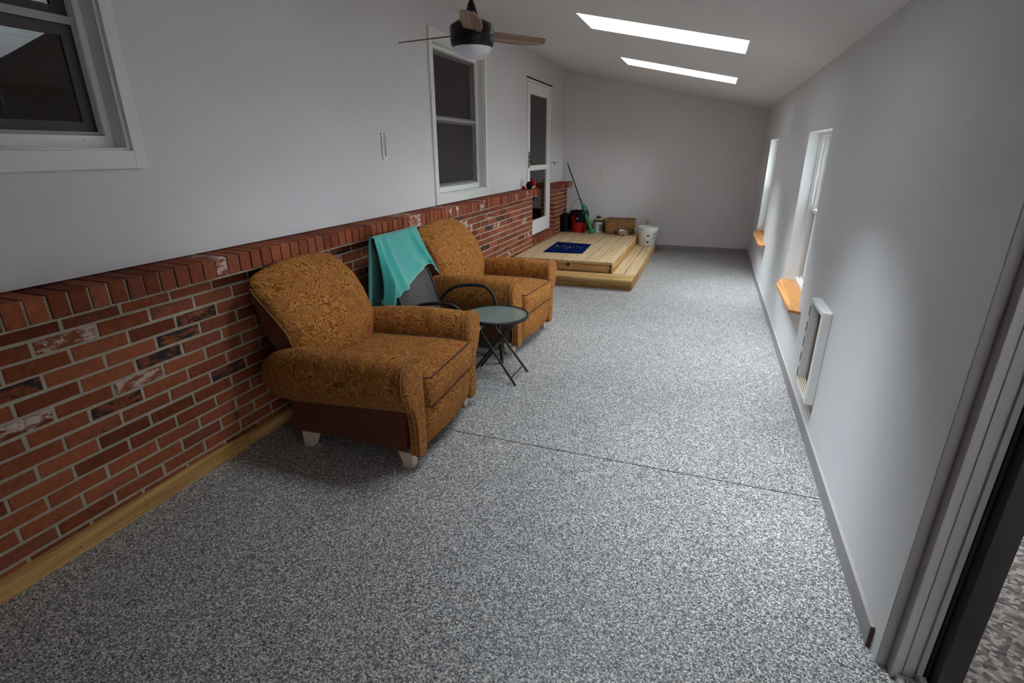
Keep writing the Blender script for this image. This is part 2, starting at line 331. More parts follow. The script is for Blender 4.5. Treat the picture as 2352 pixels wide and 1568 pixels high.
def rbox(h, r, nd=(6, 6, 6), fn=None, mf=None):
    """rounded box of half sizes h, corner radius r, deformed by fn"""
    es = [0, .30, .62, 1]
    def coords(hh, n):
        inn = hh-r; a = [-inn-r*math.sin(PI/2*e)/1.0 for e in (1, .66, .33)]
        mid = [-inn+2*inn*i/n for i in range(n+1)]
        return a+mid+[-x for x in reversed(a)]
    cs = [coords(h[i], nd[i]) for i in range(3)]
    bm = bmesh.new(); cache = {}; org = {}
    def vert(p):
        key = tuple(round(c, 6) for c in p)
        if key in cache: return cache[key]
        q = []; inn = []; 
        for i in range(3):
            m = h[i]-r; inn.append(max(-m, min(m, p[i])))
        d = Vector([p[i]-inn[i] for i in range(3)])
        if d.length > 1e-9:
            # renormalise so that the surface is at distance r
            ax = [i for i in range(3) if abs(abs(p[i])-h[i]) < 1e-9]
            d = d.normalized()*r
        q = Vector(inn)+d
        v = bm.verts.new(fn(q) if fn else q); cache[key] = v; org[v] = q; return v
    for ax in range(3):
        o = [i for i in range(3) if i != ax]
        for sg in (-1, 1):
            for i in range(len(cs[o[0]])-1):
                for j in range(len(cs[o[1]])-1):
                    q = []
                    for (a, b_) in ((i, j), (i+1, j), (i+1, j+1), (i, j+1)):
                        p = [0, 0, 0]; p[ax] = sg*h[ax]; p[o[0]] = cs[o[0]][a]; p[o[1]] = cs[o[1]][b_]; q.append(vert(p))
                    if len(set(q)) > 2:
                        try:
                            f_ = bm.faces.new(q)
                            if mf: f_.material_index = mf(sum((org[v] for v in q), Vector())/len(q))
                        except ValueError: pass
    bmesh.ops.recalc_face_normals(bm, faces=bm.faces)
    return bm
def link(name, me, mats, parent=None, smooth=False, loc=None):
    for m in (mats if isinstance(mats, (list, tuple)) else [mats]): me.materials.append(m)
    if smooth:
        for p in me.polygons: p.use_smooth = True
        if smooth is not True: me.set_sharp_from_angle(angle=smooth)
    o = bpy.data.objects.new(name, me); C.objects.link(o)
    if parent: o.parent = parent
    if loc: o.location = loc
    return o
def build(name, mb, mats, parent=None, smooth=False, loc=None, bevel=0, attr=False):
    if isinstance(mb, MB):
        me = bpy.data.meshes.new(name); me.from_pydata(mb.v, [], mb.f)
        for p, i in zip(me.polygons, mb.m): p.material_index = i
        if attr:
            ca = me.attributes.new('bc', 'FLOAT_COLOR', 'CORNER')
            for p, c in zip(me.polygons, mb.c):
                for li in p.loop_indices: ca.data[li].color = (*(c or (0, 0, 0)), 1)
        if not attr:
            bm = bmesh.new(); bm.from_mesh(me); bmesh.ops.recalc_face_normals(bm, faces=bm.faces); bm.to_mesh(me); bm.free()
    else:
        me = bpy.data.meshes.new(name); mb.to_mesh(me); mb.free()
    o = link(name, me, mats, parent, smooth, loc)
    if bevel:
        md = o.modifiers.new('bevel', 'BEVEL'); md.width = bevel; md.segments = 2; md.limit_method = 'ANGLE'; md.angle_limit = math.radians(40)
    return o
def tag(o, label, cat, group=None):
    o['label'] = label; o['category'] = cat
    if group: o['group'] = group
    return o
def struct(o): o['kind'] = 'structure'; return o
def thing(name, label, cat, loc=(0, 0, 0), rz=0, group=None):
    o = bpy.data.objects.new(name, None); C.objects.link(o); o.location = loc; o.rotation_euler = (0, 0, rz); o.empty_display_size = .1
    return tag(o, label, cat, group)
def text_mesh(s, size, T, mb, mi=0, ext=.0004):
    cu = bpy.data.curves.new('t', 'FONT'); cu.body = s; cu.size = size; cu.extrude = ext; cu.align_x = 'CENTER'; cu.align_y = 'CENTER'
    o = bpy.data.objects.new('t', cu); me = bpy.data.meshes.new_from_object(o)
    mb.add([T @ v.co for v in me.vertices], [tuple(p.vertices) for p in me.polygons], mi)
    bpy.data.objects.remove(o); bpy.data.curves.remove(cu); bpy.data.meshes.remove(me)

# ================================================================ STRUCTURE
# floor: three poured panels with narrow control joints
f = MB()
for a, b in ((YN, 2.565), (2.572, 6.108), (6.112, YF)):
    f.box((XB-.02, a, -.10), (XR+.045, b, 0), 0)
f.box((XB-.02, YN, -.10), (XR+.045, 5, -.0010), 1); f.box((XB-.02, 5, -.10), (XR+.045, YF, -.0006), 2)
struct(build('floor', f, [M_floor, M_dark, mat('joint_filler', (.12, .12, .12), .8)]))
# sliding-door threshold strip of floor under the track
f = MB(); f.box((XR+.045, -.62, -.10), (XR+.20, 1.634, -.012)); struct(build('floor', f, M_dark))
g = MB(); g.box((XR+.20, -12, -.16), (22, 22, -.06)); struct(build('floor', g, M_ground))

WT = .20
def wall_x(name, x0, x1, y0, y1, z0, ztop, holes, m):
    """wall slab normal to x with rectangular holes (ya, yb, za, zb)"""
    ys = sorted({y0, y1, *[h[0] for h in holes], *[h[1] for h in holes]})
    b = MB()
    for a, c in zip(ys, ys[1:]):
        hs = sorted([h for h in holes if h[0] <= a+1e-6 and h[1] >= c-1e-6], key=lambda h: h[2])
        z = z0
        for h in hs:
            if h[2] > z: b.box((x0, a, z), (x1, c, h[2]))
            z = h[3]
        if z < ztop: b.box((x0, a, z), (x1, c, ztop))
    return struct(build(name, b, m))
W1 = (-.02, 1.800, 1.635, 3.0)       # left house window hole (y0,y1,z0,z1)
W1 = (.74, 1.782, 1.655, 2.62)
W2 = (4.745, 5.945, 1.235, 2.60)
DR = (7.50, 8.72, .395, 2.60)
wall_x('wall_left', XL-.11, XL, YN, YF+WT, 1.1425, ZL+.02, [W1, W2, (DR[0], DR[1], 1.0, DR[3])], M_wall)
# backing wall below and behind the brick
wall_x('wall_left', XL-.11, XL-.035, YN, YF+WT, -.1, 1.13, [(DR[0], DR[1], .33, 2)], M_dark)
R1 = (4.17, 5.11, .56, 1.78); R2 = (7.37, 8.33, .56, 1.775)
wall_x('wall_right', XR, XR+WT, 1.634, YF+WT, -.1, ZR+.02, [R1, R2, (3.19, 3.49, .27, .77)], M_wallR)
wall_x('wall_right', XR, XR+WT, -.62, 1.634, 2.08, ZR+.02, [], M_wallR)
wall_x('wall_right', XR, XR+WT, YN, -.62, -.1, ZR+.02, [], M_wallR)
# far and near walls (sloping top)
for nm, y0, y1 in (('wall_back', YF, YF+WT), ('wall_front', YN-WT, YN)):
    b = MB(); b.prism([(XL-.11, -.1), (XR+WT, -.1), (XR+WT, zc(XR)+.02), (XR, zc(XR)+.02), (XL-.11, zc(XL-.11)+.02)], 'Y', y0, y1)
    struct(build(nm, b, M_wall if nm == 'wall_back' else M_frontw))
# ceiling with three skylight openings
b = MB()
def cbox(x0, x1, y0, y1, t=.14, mi=0):
    vs = []
    for x, y in ((x0, y0), (x1, y0), (x1, y1), (x0, y1)): vs.append(Vector((x, y, zc(x))))
    vs += [v+Vector((0, 0, t)) for v in vs]
    b.add(vs, [(0, 1, 2, 3), (7, 6, 5, 4), (0, 4, 5, 1), (1, 5, 6, 2), (2, 6, 7, 3), (3, 7, 4, 0)], mi)
X0, X1 = XL-.12, XR+WT
TH = .010
cbox(X0, SX0-TH, YN-WT, YF+WT); cbox(SX1+TH, X1, YN-WT, YF+WT)
yy = YN-WT
for a, c in SKY: cbox(SX0-TH, SX1+TH, yy, a-TH); yy = c+TH
cbox(SX0-TH, SX1+TH, yy, YF+WT)
struct(build('ceiling', b, M_ceil))
# skylight shafts and glazing
for i, (a, c) in enumerate(SKY):
    b = MB(); th = TH
    def P(x, y, h): return Vector((x, y, zc(x)))+nrm*h
    def slab(x0, x1, y0, y1, h0=.0, h1=SD):
        vs = [P(x0, y0, h0), P(x1, y0, h0), P(x1, y1, h0), P(x0, y1, h0), P(x0, y0, h1), P(x1, y0, h1), P(x1, y1, h1), P(x0, y1, h1)]
        b.add(vs, [(0, 3, 2, 1), (4, 5, 6, 7), (0, 1, 5, 4), (1, 2, 6, 5), (2, 3, 7, 6), (3, 0, 4, 7)])
    slab(SX0-th, SX0, a-th, c+th); slab(SX1, SX1+th, a-th, c+th); slab(SX0, SX1, a-th, a); slab(SX0, SX1, c, c+th)
    sk = struct(build('window_%d' % (i+5), b, M_shaft))
    fr = MB(); b = fr
    slab(SX0-.03, SX0+.03, a-.03, c+.03, SD, SD+.05); slab(SX1-.03, SX1+.03, a-.03, c+.03, SD, SD+.05); slab(SX0+.03, SX1-.03, a-.03, a+.03, SD, SD+.05); slab(SX0+.03, SX1-.03, c-.03, c+.03, SD, SD+.05)
    build('skylight_frame', fr, M_vinyl, sk)
    gl = MB(); b = gl; slab(SX0+.03, SX1-.03, a+.03, c-.03, SD+.02, SD+.024); build('skylight_glass', gl, M_glass if i else M_glasstint, sk)

# ---------------------------------------------------------------- brickwork
bricks = MB(); mort = MB()
WHITE = [(1.253, .917), (1.514, .639), (1.04, .624), (2.95, .92), (5.9, .92), (6.0, .78), (6.9, .92), (7.05, .70), (5.1, .92), (6.45, .35), (7.2, .50), (5.3, .85), (3.9, .99)]
DARKB = [(1.623, .704), (1.38, .555), (1.853, .852), (1.938, .486), (1.732, .785), (1.071, .762), (3.14, .987), (6.508, .797), (5.833, .799), (6.195, .861), (5.321, .745), (2.567, .613), (2.45, .55), (2.70, .70), (2.6, .82), (7.0, .56), (5.6, .6), (2.8, .35)]
def bcol(y, z, L=.24):
    r = random.random(); g = 0.; d = 0.
    for (a, c) in WHITE:
        if abs(y-a) < L*.42 and abs(z-c) < .035: g = .50
    for (a, c) in DARKB:
        if abs(y-a) < L*.42 and abs(z-c) < .035: d = .52
    if g == 0 and d == 0:
        q = random.random()
        if q < .03: d = .40
        elif q < .07: g = .36
        else: g = random.uniform(.05, .27); d = random.uniform(0, .22)
    return (r, g, d)
def brick(x0, x1, y0, y1, z0, z1, col):
    """brick with chamfered outer face (towards +x) and slightly uneven edges"""
    j = lambda s=.0022: random.uniform(-s, s); c = .003
    xo = x1+random.uniform(-.0015, .0015)
    vs = [(x0, y0, z0), (x0, y1, z0), (x0, y1, z1), (x0, y0, z1)]
    e = [(y0+j(), z0+j()), (y1+j(), z0+j()), (y1+j(), z1+j()), (y0+j(), z1+j())]
    vs += [(xo-c, a, b_) for a, b_ in e]
    vs += [(xo, e[0][0]+c, e[0][1]+c), (xo, e[1][0]-c, e[1][1]+c), (xo, e[2][0]-c, e[2][1]-c), (xo, e[3][0]+c, e[3][1]-c)]
    fs = [(8, 9, 10, 11)]+[(a, (a+1) % 4, 4+(a+1) % 4, 4+a) for a in range(4)]+[(4+a, 4+(a+1) % 4, 8+(a+1) % 4, 8+a) for a in range(4)]
    bricks.add(vs, fs, 0, col)
JY, JZ, PY, PZ = .0145, .0135, .2397, .0706
def course_run(ya, yb, zmax, zmin, x1=XB, ph=1.258):
    i = 0
    while True:
        zt = 1.0225-PZ*i; zb = zt-(PZ-JZ)
        if zb < -.02: break
        if zt <= zmax+.03 and zb >= zmin-.02:
            y = ph+(PY/2 if i % 2 else 0)-PY*math.ceil((ph-ya)/PY+2)
            while y < yb:
                a, c = max(y+JY/2, ya), min(y+PY-JY/2, yb)
                if c-a > .02:
                    brick(x1-.03, x1, a, c, max(zb, zmin), min(zt, zmax), bcol((a+c)/2, (zt+zb)/2))
                y += PY
        i += 1
def rowlock(ya, yb, z0, z1, xf, xb, pitch=.0757, ph=1.111):
    y = ph-pitch*math.ceil((ph-ya)/pitch+1)
    while y < yb:
        a, c = max(y+.0055, ya), min(y+pitch-.0055, yb)
        if c-a > .012:
            col = bcol((a+c)/2, 5); x = xf+random.uniform(-.002, .003); t = z1+random.uniform(-.001, .001); k = .004
            q = random.random()
            if q < .12: col = (col[0], .5, 0)
            # profile in x-z with rounded top front arris
            poly = [(xb, z0), (x-.002, z0), (x, z0+k), (x, t-k*2), (x-k, t-.002), (x-k*2.5, t), (xb, t)]
            n = len(poly); vs = [(p[0], a+.001, p[1]) for p in poly]+[(p[0], c-.001, p[1]) for p in poly]
            fs = [tuple(range(n)), tuple(range(n, 2*n))[::-1]]+[(m_, n+m_, n+(m_+1) % n, (m_+1) % n) for m_ in range(n)]
            bricks.add(vs, fs, 0, col)
        y += pitch
YA = 7.50; YP = 8.725
course_run(YN, YA, 1.03, .0)
course_run(YP, YF, 1.03, .0)
course_run(YA, YP, .288, .0)
rowlock(YN, YA-.0, 1.040, 1.1365, XO, XL-.03)
rowlock(YP, YF, 1.040, 1.1365, XO, XL-.03)
rowlock(YA+.005, YP-.005, .302, .393, XB+.012, XL-.10)
# brick returns at the doorway (end faces that look along the wall)
for yend, sgn in ((YA, 1), (YP, -1)):
    i = 0
    while True:
        zt = 1.0225-PZ*i; zb = zt-(PZ-JZ)
        if zb < .40: break
        y0, y1 = (yend-.05, yend+.0) if sgn > 0 else (yend, yend+.05)
        xx = XL-.03 if i % 2 else XL-.03
        bricks.box((xx, y0+.0, zb), (XB-.004, y1+(.001 if sgn > 0 else 0)-(.001 if sgn < 0 else 0), zt), 0, bcol(yend, (zt+zb)/2))
        i += 1
XM = XB-.0045
mort.box((XL-.034, YN, 0), (XM, YA-.004, 1.037)); mort.box((XL-.034, YP+.004, 0), (XM, YF, 1.037)); mort.box((XL-.034, YA-.004, 0), (XM, YP+.004, .30))
mort.box((XL-.034, YN, 1.03), (XO-.010, YA-.004, 1.131)); mort.box((XL-.034, YP+.004, 1.03), (XO-.010, YF, 1.131)); mort.box((XL-.10, YA, .30), (XB+.003, YP, .388))
bw = struct(build('wall_left', mort, M_mortar))
bo = build('brick_courses', bricks, M_brick, bw, attr=True)
# timber board along the foot of the brick wall: two lengths butted
t1 = MB(); t1.box((XB-.012, YN, 0), (XB+.021, 1.985, .0895)); struct(build('baseboard_left', t1, M_pine, bevel=.002))
t1 = MB(); t1.box((XB-.012, 1.996, .002), (XB+.017, 6.36, .0875)); struct(build('baseboard_left', t1, M_pine, bevel=.002))
nl = MB()
for y, z in ((1.06, .035), (1.362, .062), (1.36, .032), (1.728, .05), (.60, .05), (1.94, .03)):
    nl.lathe([(0, .0), (.0032, .0002), (.0032, .0)], 10, T=Matrix.Translation((XB+.0215, y, z)) @ Matrix.Rotation(PI/2, 4, 'Y'))
build('nail_head', nl, M_dark, bpy.data.objects['baseboard_left'])
# mauve-grey baseboards
def baseb(name, a, b, tops, ends=None):
    t = MB(); t.box(a, b); o = struct(build(name, t, M_base)); t = MB(); t.box(*tops); build('top_edge', t, M_basetop, o)
    if ends: t = MB(); t.box(*ends); build('cut_end', t, M_baseend, o)
    return o
baseb('baseboard_right', (XR-.013, 1.70, 0), (XR, YF, .086), ((XR-.012, 1.70, .086), (XR, YF, .0875)), ((XR-.0135, 1.695, 0), (XR, 1.70, .086)))
baseb('baseboard_back', (-.76, YF-.013, 0), (XR-.013, YF, .086), ((-.76, YF-.012, .086), (XR-.013, YF, .0875)))

# ---------------------------------------------------------------- house windows in the left wall
M_sashdk = mat('dark_brown_sash', (.055, .044, .042), .5)
def house_window(name, hole, proud, casing, recess, meet, screen_all, ctop=None):
    y0, y1, z0, z1 = hole; cw = casing; g = MB()
    # casing boards standing proud of the wall
    x0, x1 = XL, XL+proud; zt = ctop or z1+cw[0]
    g.box((x0, y0-cw[0], z0-cw[1]), (x1, y0, zt)); g.box((x0, y1, z0-cw[1]), (x1, y1+cw[0], zt))
    g.box((x0, y0, z0-cw[1]+.001), (x1-.0015, y1, z0)); g.box((x0, y0, z1), (x1-.0015, y1, zt))
    w_ = struct(build(name, g, M_trim, bevel=.0015))
    # jamb liner (inside the wall thickness)
    j = MB(); t = .012; xr = XL-recess-.06
    j.box((xr, y0, z0), (x0+.0, y0+t, z1)); j.box((xr, y1-t, z0), (x0+.0, y1, z1)); j.box((xr, y0+t, z0), (x0, y1-t, z0+t)); j.box((xr, y0+t, z1-t), (x0, y1-t, z1))
    build('jamb_liner', j, M_trim, w_)
    fr = MB(); fw_ = .028; a, b, c, d = y0+t, y1-t, z0+t, z1-t; xf = XL-recess
    fr.box((xf-.05, a, c), (xf, a+fw_, d)); fr.box((xf-.05, b-fw_, c), (xf, b, d)); fr.box((xf-.05, a+fw_, c), (xf+.004, b-fw_, c+.05)); fr.box((xf-.05, a+fw_, d-fw_), (xf, b-fw_, d))
    build('window_frame', fr, M_vinyl, w_, bevel=.002)
    a += fw_; b -= fw_; c += .05; d -= fw_; zm = meet
    for nm, za, zb, xx in (('lower_sash', c, zm, xf-.036), ('upper_sash', zm, d, xf-.05)):
        s = MB(); q = .034 if screen_all else .056
        s.box((xx-.014, a, za), (xx, a+q, zb)); s.box((xx-.014, b-q, za), (xx, b, zb)); s.box((xx-.014, a+q, za), (xx, b-q, za+q)); s.box((xx-.014, a+q, zb-q), (xx, b-q, zb))
        so = build(nm, s, M_sashdk if not screen_all else M_vinyl, w_)
        p = MB(); p.box((xx-.009, a+q, za+q), (xx-.006, b-q, zb-q)); build('pane', p, M_glassdk, so)
    # screen with aluminium frame in front
    s = MB(); q = .016; xs = xf-.016
    zs1 = d if screen_all else zm+.01
    s.box((xs-.008, a, c), (xs, a+q, zs1)); s.box((xs-.008, b-q, c), (xs, b, zs1)); s.box((xs-.008, a+q, c), (xs, b-q, c+q)); s.box((xs-.008, a+q, zs1-q), (xs, b-q, zs1))
    s.box((xs-.008, a, zm-.014), (xs+.004, b, zm+.016))
    so = build('screen_frame', s, mat('screen_frame_metal', (.34, .32, .30), .5, metal=.2), w_)
    p = MB(); p.add([(xs-.004, a+q, c+q), (xs-.004, b-q, c+q), (xs-.004, b-q, zs1-q), (xs-.004, a+q, zs1-q)], [(0, 1, 2, 3)])
    if screen_all: build('screen_mesh', p, M_screen, so)
    # latch
    l = MB(); l.box((xf+.004, b-.10, c-.022), (xf+.012, b-.05, c-.014)); build('latch', l, M_vinyl, w_)
    return w_
house_window('window_1', W1, .020, (.056, .078), .080, 2.165, False)
house_window('window_2', W2, .020, (.066, .088), .070, 1.95, True, ctop=2.69)
# unlit rooms behind the two windows and the door
def room_box(y0, y1, z0, z1, x0, m):
    b = MB(); t = .02; x1 = XL-.11
    b.box((x0-t, y0, z0), (x0, y1, z1)); b.box((x0, y0-t, z0), (x1, y0, z1)); b.box((x0, y1, z0), (x1, y1+t, z1)); b.box((x0, y0, z0-t), (x1, y1, z0)); b.box((x0, y0, z1), (x1, y1, z1+t))
    return struct(build('wall_house', b, m))
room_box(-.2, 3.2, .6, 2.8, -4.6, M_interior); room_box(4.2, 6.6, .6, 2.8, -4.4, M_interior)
cab = thing('kitchen_cabinet', 'dark wood cabinet seen through the window at the upper left', 'cabinet', (-3.35, 1.75, .6))
m = MB(); m.box((-.3, -.55, 0), (0, .55, 1.7)); build('body', m, M_cab, cab)
m = MB(); m.box((0, -.50, .1), (.02, .02, 1.6)); dd = build('door', m, M_cab, cab, bevel=.004)
m = MB(); m.tube([(.02, -.06, 1.0), (.06, -.055, 1.05), (.07, -.05, 1.2), (.06, -.055, 1.35), (.02, -.06, 1.4)], .010); build('handle', m, M_brass, dd, smooth=True)
m = MB(); m.box((0, .04, .1), (.02, .5, 1.6)); build('door', m, M_cab, cab, bevel=.004)

# ---------------------------------------------------------------- storm door on the left wall
dy0, dy1, dz0, dz1 = 7.515, 8.71, .397, 2.585
fr = MB(); xa, xb = XL-.10, XL+.006
fr.box((xa, dy0-.004, dz0), (xb, dy0+.036, dz1)); fr.box((xa, dy1-.036, dz0), (xb, dy1+.004, dz1)); fr.box((xa, dy0+.036, dz1-.03), (xb, dy1-.036, dz1))
dframe = struct(build('door_1', fr, M_vinyl, bevel=.002))
dc = MB(); dc.box((XL, dy0-.05, dz1+.004), (XL+.006, dy1+.03, dz1+.02)); build('drip_cap', dc, M_dark, dframe)
d = MB(); sx0, sx1 = XL-.045, XL-.008; a, b = dy0+.040, dy1-.040; z0, z1 = dz0+.01, dz1-.034
st = .085
d.box((sx0, a, z0), (sx1, a+st, z1)); d.box((sx0, b-st, z0), (sx1, b, z1)); d.box((sx0, a+st, z0), (sx1, b-st, z0+.20)); d.box((sx0, a+st, z1-.13), (sx1, b-st, z1))
d.box((sx0+.004, a+st, 1.385), (sx1-.002, b-st, 1.425))
d.box((sx1, a+st, z0+.05), (sx1+.004, b-st, z0+.13))
leaf = build('storm_door_leaf', d, M_vinyl, dframe, bevel=.004)
for q0, q1 in ((z0+.20, 1.385), (1.425, z1-.13)):
    p = MB(); p.box((XL-.034, a+st, q0), (XL-.030, b-st, q1)); build('glass', p, M_glassdr, leaf)
    gg = MB(); s_ = .016; gg.box((XL-.03, a+st, q0), (XL-.004, a+st+s_, q1)); gg.box((XL-.03, b-st-s_, q0), (XL-.004, b-st, q1)); gg.box((XL-.03, a+st+s_, q0), (XL-.004, b-st-s_, q0+s_)); gg.box((XL-.03, a+st+s_, q1-s_), (XL-.004, b-st-s_, q1)); build('glazing_bead', gg, M_vinyl, leaf)
h = MB(); hy = a+.048
h.box((sx1, hy-.02, 1.415), (sx1+.010, hy+.02, 1.635)); h.tube([(sx1+.01, hy, 1.50), (sx1+.05, hy, 1.50), (sx1+.055, hy+.06, 1.505), (sx1+.05, hy+.125, 1.495)], [.011, .010, .009, .008], 10); h.tube([(sx1+.01, hy, 1.57), (sx1+.035, hy, 1.57)], .014, 10)
build('lever_handle', h, M_brass, leaf, smooth=.7)
h = MB()
for k in range(14): h.box((XL+.006, dy1-.004, .5+k*.15), (XL+.0085, dy1+.003, .5+k*.15+.10))
build('hinge_strip', h, M_greyink, dframe)
idr = MB(); idr.box((XL-.15, dy0-.1, .3), (XL-.112, dy1+.1, 2.7)); idr.box((XL-.112, dy0+.62, .36), (XL-.100, dy0+.68, 2.6)); idr.box((XL-.112, dy0+.86, .36), (XL-.098, dy0+.90, 2.6))
idr.box((XL-.24, dy0-.12, .2), (XL-.11, dy1+.12, .39))
struct(build('door_2', idr, M_intdoor))
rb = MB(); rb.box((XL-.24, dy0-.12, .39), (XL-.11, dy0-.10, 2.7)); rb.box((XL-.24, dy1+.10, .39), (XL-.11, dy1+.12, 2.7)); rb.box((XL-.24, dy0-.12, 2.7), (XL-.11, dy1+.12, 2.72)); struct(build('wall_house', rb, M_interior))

# ---------------------------------------------------------------- windows in the right wall
def right_window(name, hole, sill_pts):
    y0, y1, z0, z1 = hole; e = .085; g = MB(); t = .03
    xa, xb = XR+e, XR+WT+.01
    g.box((xa, y0, z0), (xb, y0+t, z1)); g.box((xa, y1-t, z0), (xb, y1, z1)); g.box((xa, y0+t, z0), (xb, y1-t, z0+t)); g.box((xa, y0+t, z1-t), (xb, y1-t, z1))
    for k in range(3):                                  # track ribs on the side jambs and sill
        xx = xa+.014+k*.026
        g.box((xx, y1-t-.012, z0+t), (xx+.005, y1-t, z1-t)); g.box((xx, y0+t, z0+t), (xx+.005, y0+t+.012, z1-t)); g.box((xx, y0+t+.012, z0+t), (xx+.005, y1-t-.012, z0+t+.012))
    w_ = struct(build(name, g, M_vinyl))
    zm = (z0+z1)/2-.01
    for nm, za, zb, xx in (('lower_sash', z0+t, zm+.02, xa+.052), ('upper_sash', zm-.02, z1-t, xa+.078)):
        s = MB(); q = .036; a, b = y0+t+.004, y1-t-.004
        s.box((xx, a, za), (xx+.02, a+q, zb)); s.box((xx, b-q, za), (xx+.02, b, zb)); s.box((xx, a+q, za), (xx+.02, b-q, za+q)); s.box((xx, a+q, zb-q), (xx+.02, b-q, zb))
        if nm == 'lower_sash': s.box((xx-.022, a, zb-.030), (xx, b, zb)); s.box((xx-.016, (a+b)/2-.03, zb), (xx+.01, (a+b)/2+.03, zb+.012))
        so = build(nm, s, M_vinyl, w_, bevel=.002)
        p = MB(); p.box((xx+.008, a+q, za+q), (xx+.012, b-q, zb-q)); build('pane', p, M_glass, so)
    r = MB(); r.box((XR+.001, y0-.001, z0), (xa, y0+.004, z1)); r.box((XR+.001, y1-.004, z0), (xa, y1+.001, z1)); r.box((XR+.001, y0, z1-.004), (xa, y1, z1+.001)); r.box((XR, y0, z0-.002), (xa, y1, z0-.001))
    build('reveal', r, M_shaft, w_)
    xs = XR+WT+.012; p = MB(); q = .018
    p.box((xs, y0+t, z0+t), (xs+.008, y0+t+q, zm)); p.box((xs, y1-t-q, z0+t), (xs+.008, y1-t, zm)); p.box((xs, y0+t+q, z0+t), (xs+.008, y1-t-q, z0+t+q)); p.box((xs, y0+t+q, zm-q), (xs+.008, y1-t-q, zm))
    so = build('screen_frame', p, M_vinyl, w_)
    p = MB(); p.add([(xs+.004, y0+t+q, z0+t+q), (xs+.004, y1-t-q, z0+t+q), (xs+.004, y1-t-q, zm-q), (xs+.004, y0+t+q, zm-q)], [(0, 1, 2, 3)]); build('screen_mesh', p, M_screen, so)
    s = MB(); s.prism(sill_pts+[(XR, y0+.004), ] if False else sill_pts, 'Z', z0-.018, z0+.002); so = build('window_sill', s, M_sill, w_, bevel=.002)
    return w_
def sillp(h, a0, a1, y0, y1):
    return [(XR-.001, y0), (.70, y0), (.636, a0), (.636, a1), (.690, y1), (XR-.001, y1+.02), (XR-.001, h[1]-.006), (XR+.084, h[1]-.006), (XR+.084, h[0]+.006), (XR-.001, h[0]+.006)]
right_window('window_3', R1, sillp(R1, 4.06, 4.90, 4.03, 5.11))
right_window('window_4', R2, sillp(R2, 7.03, 7.93, 6.97, 8.36))

# ---------------------------------------------------------------- pet door
pd = struct(bpy.data.objects.new('door_3', None)); C.objects.link(pd); pd.location = (XR, 3.34, .24)
m = MB(); T_ = .052; a, b, c, d_ = -.19, .17, .0, .565; fwid = .032
m.prism([(a, c), (b, c), (b, d_), (a, d_)], 'X', -.003, 0)
m = MB()
def fb(y0, z0, y1, z1): m.box((-T_, y0, z0), (.002, y1, z1))
fb(a, c, a+fwid, d_); fb(a+fwid, d_-fwid, b-.006, d_); fb(b-.022, c+.03, b, d_-fwid-.0); fb(a+fwid, c, b-.022, c+.034)
build('outer_frame', m, mat('yellowed_white_plastic', (.74, .72, .70), .4), pd, smooth=False, bevel=.009)
m = MB(); m.box((.002, a+fwid, c+.03), (.13, a+fwid+.006, d_-fwid)); m.box((.002, b-.03, c+.03), (.13, b-.022, d_-fwid)); m.box((.002, a+fwid, c+.024), (.13, b-.022, c+.032)); m.box((.002, a+fwid, d_-fwid), (.13, b-.022, d_-fwid+.006))
build('tunnel', m, mat('grimy_plastic', (.26, .19, .12), .6, var=(18, .45)), pd)
m = MB()
for k in range(4): m.box((-.048+k*.012, a+fwid, c+.034), (-.042+k*.012, b-.024, c+.044))
build('threshold_ribs', m, mat('aged_cream_plastic', (.58, .50, .34), .55, var=(40, .25)), pd)
m = MB(); m.box((.05, a+fwid+.01, c+.04), (.056, b-.03, d_-fwid-.006)); build('flap', m, mat('grimy_smoked_flap', (.30, .25, .28), .35, var=(12, .5)), pd)
m = MB()
for k in range(5): m.box((-.053, b-.020, c+.05+k*.10), (-.050, b-.016, c+.05+k*.10+.06))
build('magnet_strip', m, M_dark, pd)
m = MB(); m.box((-.004, a+.02, -.055), (0, b-.03, -.004)); build('bare_patch', m, mat('bare_drywall_patch', (.45, .36, .29), .8, var=(20, .2)), pd)

# ---------------------------------------------------------------- sliding door opening at the near right
g = MB(); y = 1.634
g.box((XR+.033, y-.045, -.01), (XR+.050, y, 2.08)); g.box((XR+.050, y-.018, -.01), (XR+.125, y, 2.08)); g.box((XR+.073, y-.022, -.01), (XR+.076, y-.018, 2.08)); g.box((XR+.108, y-.028, -.01), (XR+.125, y-.018, 2.08))
g.box((XR+.001, y-.004, 0), (XR+.033, y, 2.08))
g.box((XR+.0, -.62, 2.06), (XR+.15, y-.045, 2.08)); g.box((XR+.0, -.62, -.01), (XR+.15, -.60, 2.06))
dr = struct(build('door_4', g, mat('shaded_jamb_vinyl', (.34, .315, .30), .45), bevel=.0015))  # vinyl colour darkened to carry the shade on the jamb
g = MB(); g.box((XR+.128, y-.03, -.01), (XR+.138, y+.0, 2.06)); build('weather_seal', g, M_rubber, dr)
g = MB()
g.box((XR+.140, y-.075, 0), (XR+.150, y-.0, 2.06)); g.box((XR+.150, y-.07, 0), (XR+.205, y+.0, 2.06)); 
build('screen_door_stile', g, M_doorstile, dr, bevel=.002)
g = MB(); yb_ = y-.045
for x0, x1, h_ in ((.046, .064, .022), (.074, .078, .012), (.088, .093, .016), (.112, .132, .024), (.145, .150, .014), (.165, .170, .014)): g.box((XR+x0, -.60, -.012), (XR+x1, yb_ if x0 < .1 else y-.03, h_))
g.box((XR+.045, -.60, -.012), (XR+.20, y-.02, -.006)); build('floor_track', g, mat('track_aluminium', (.42, .41, .40), .4), dr)
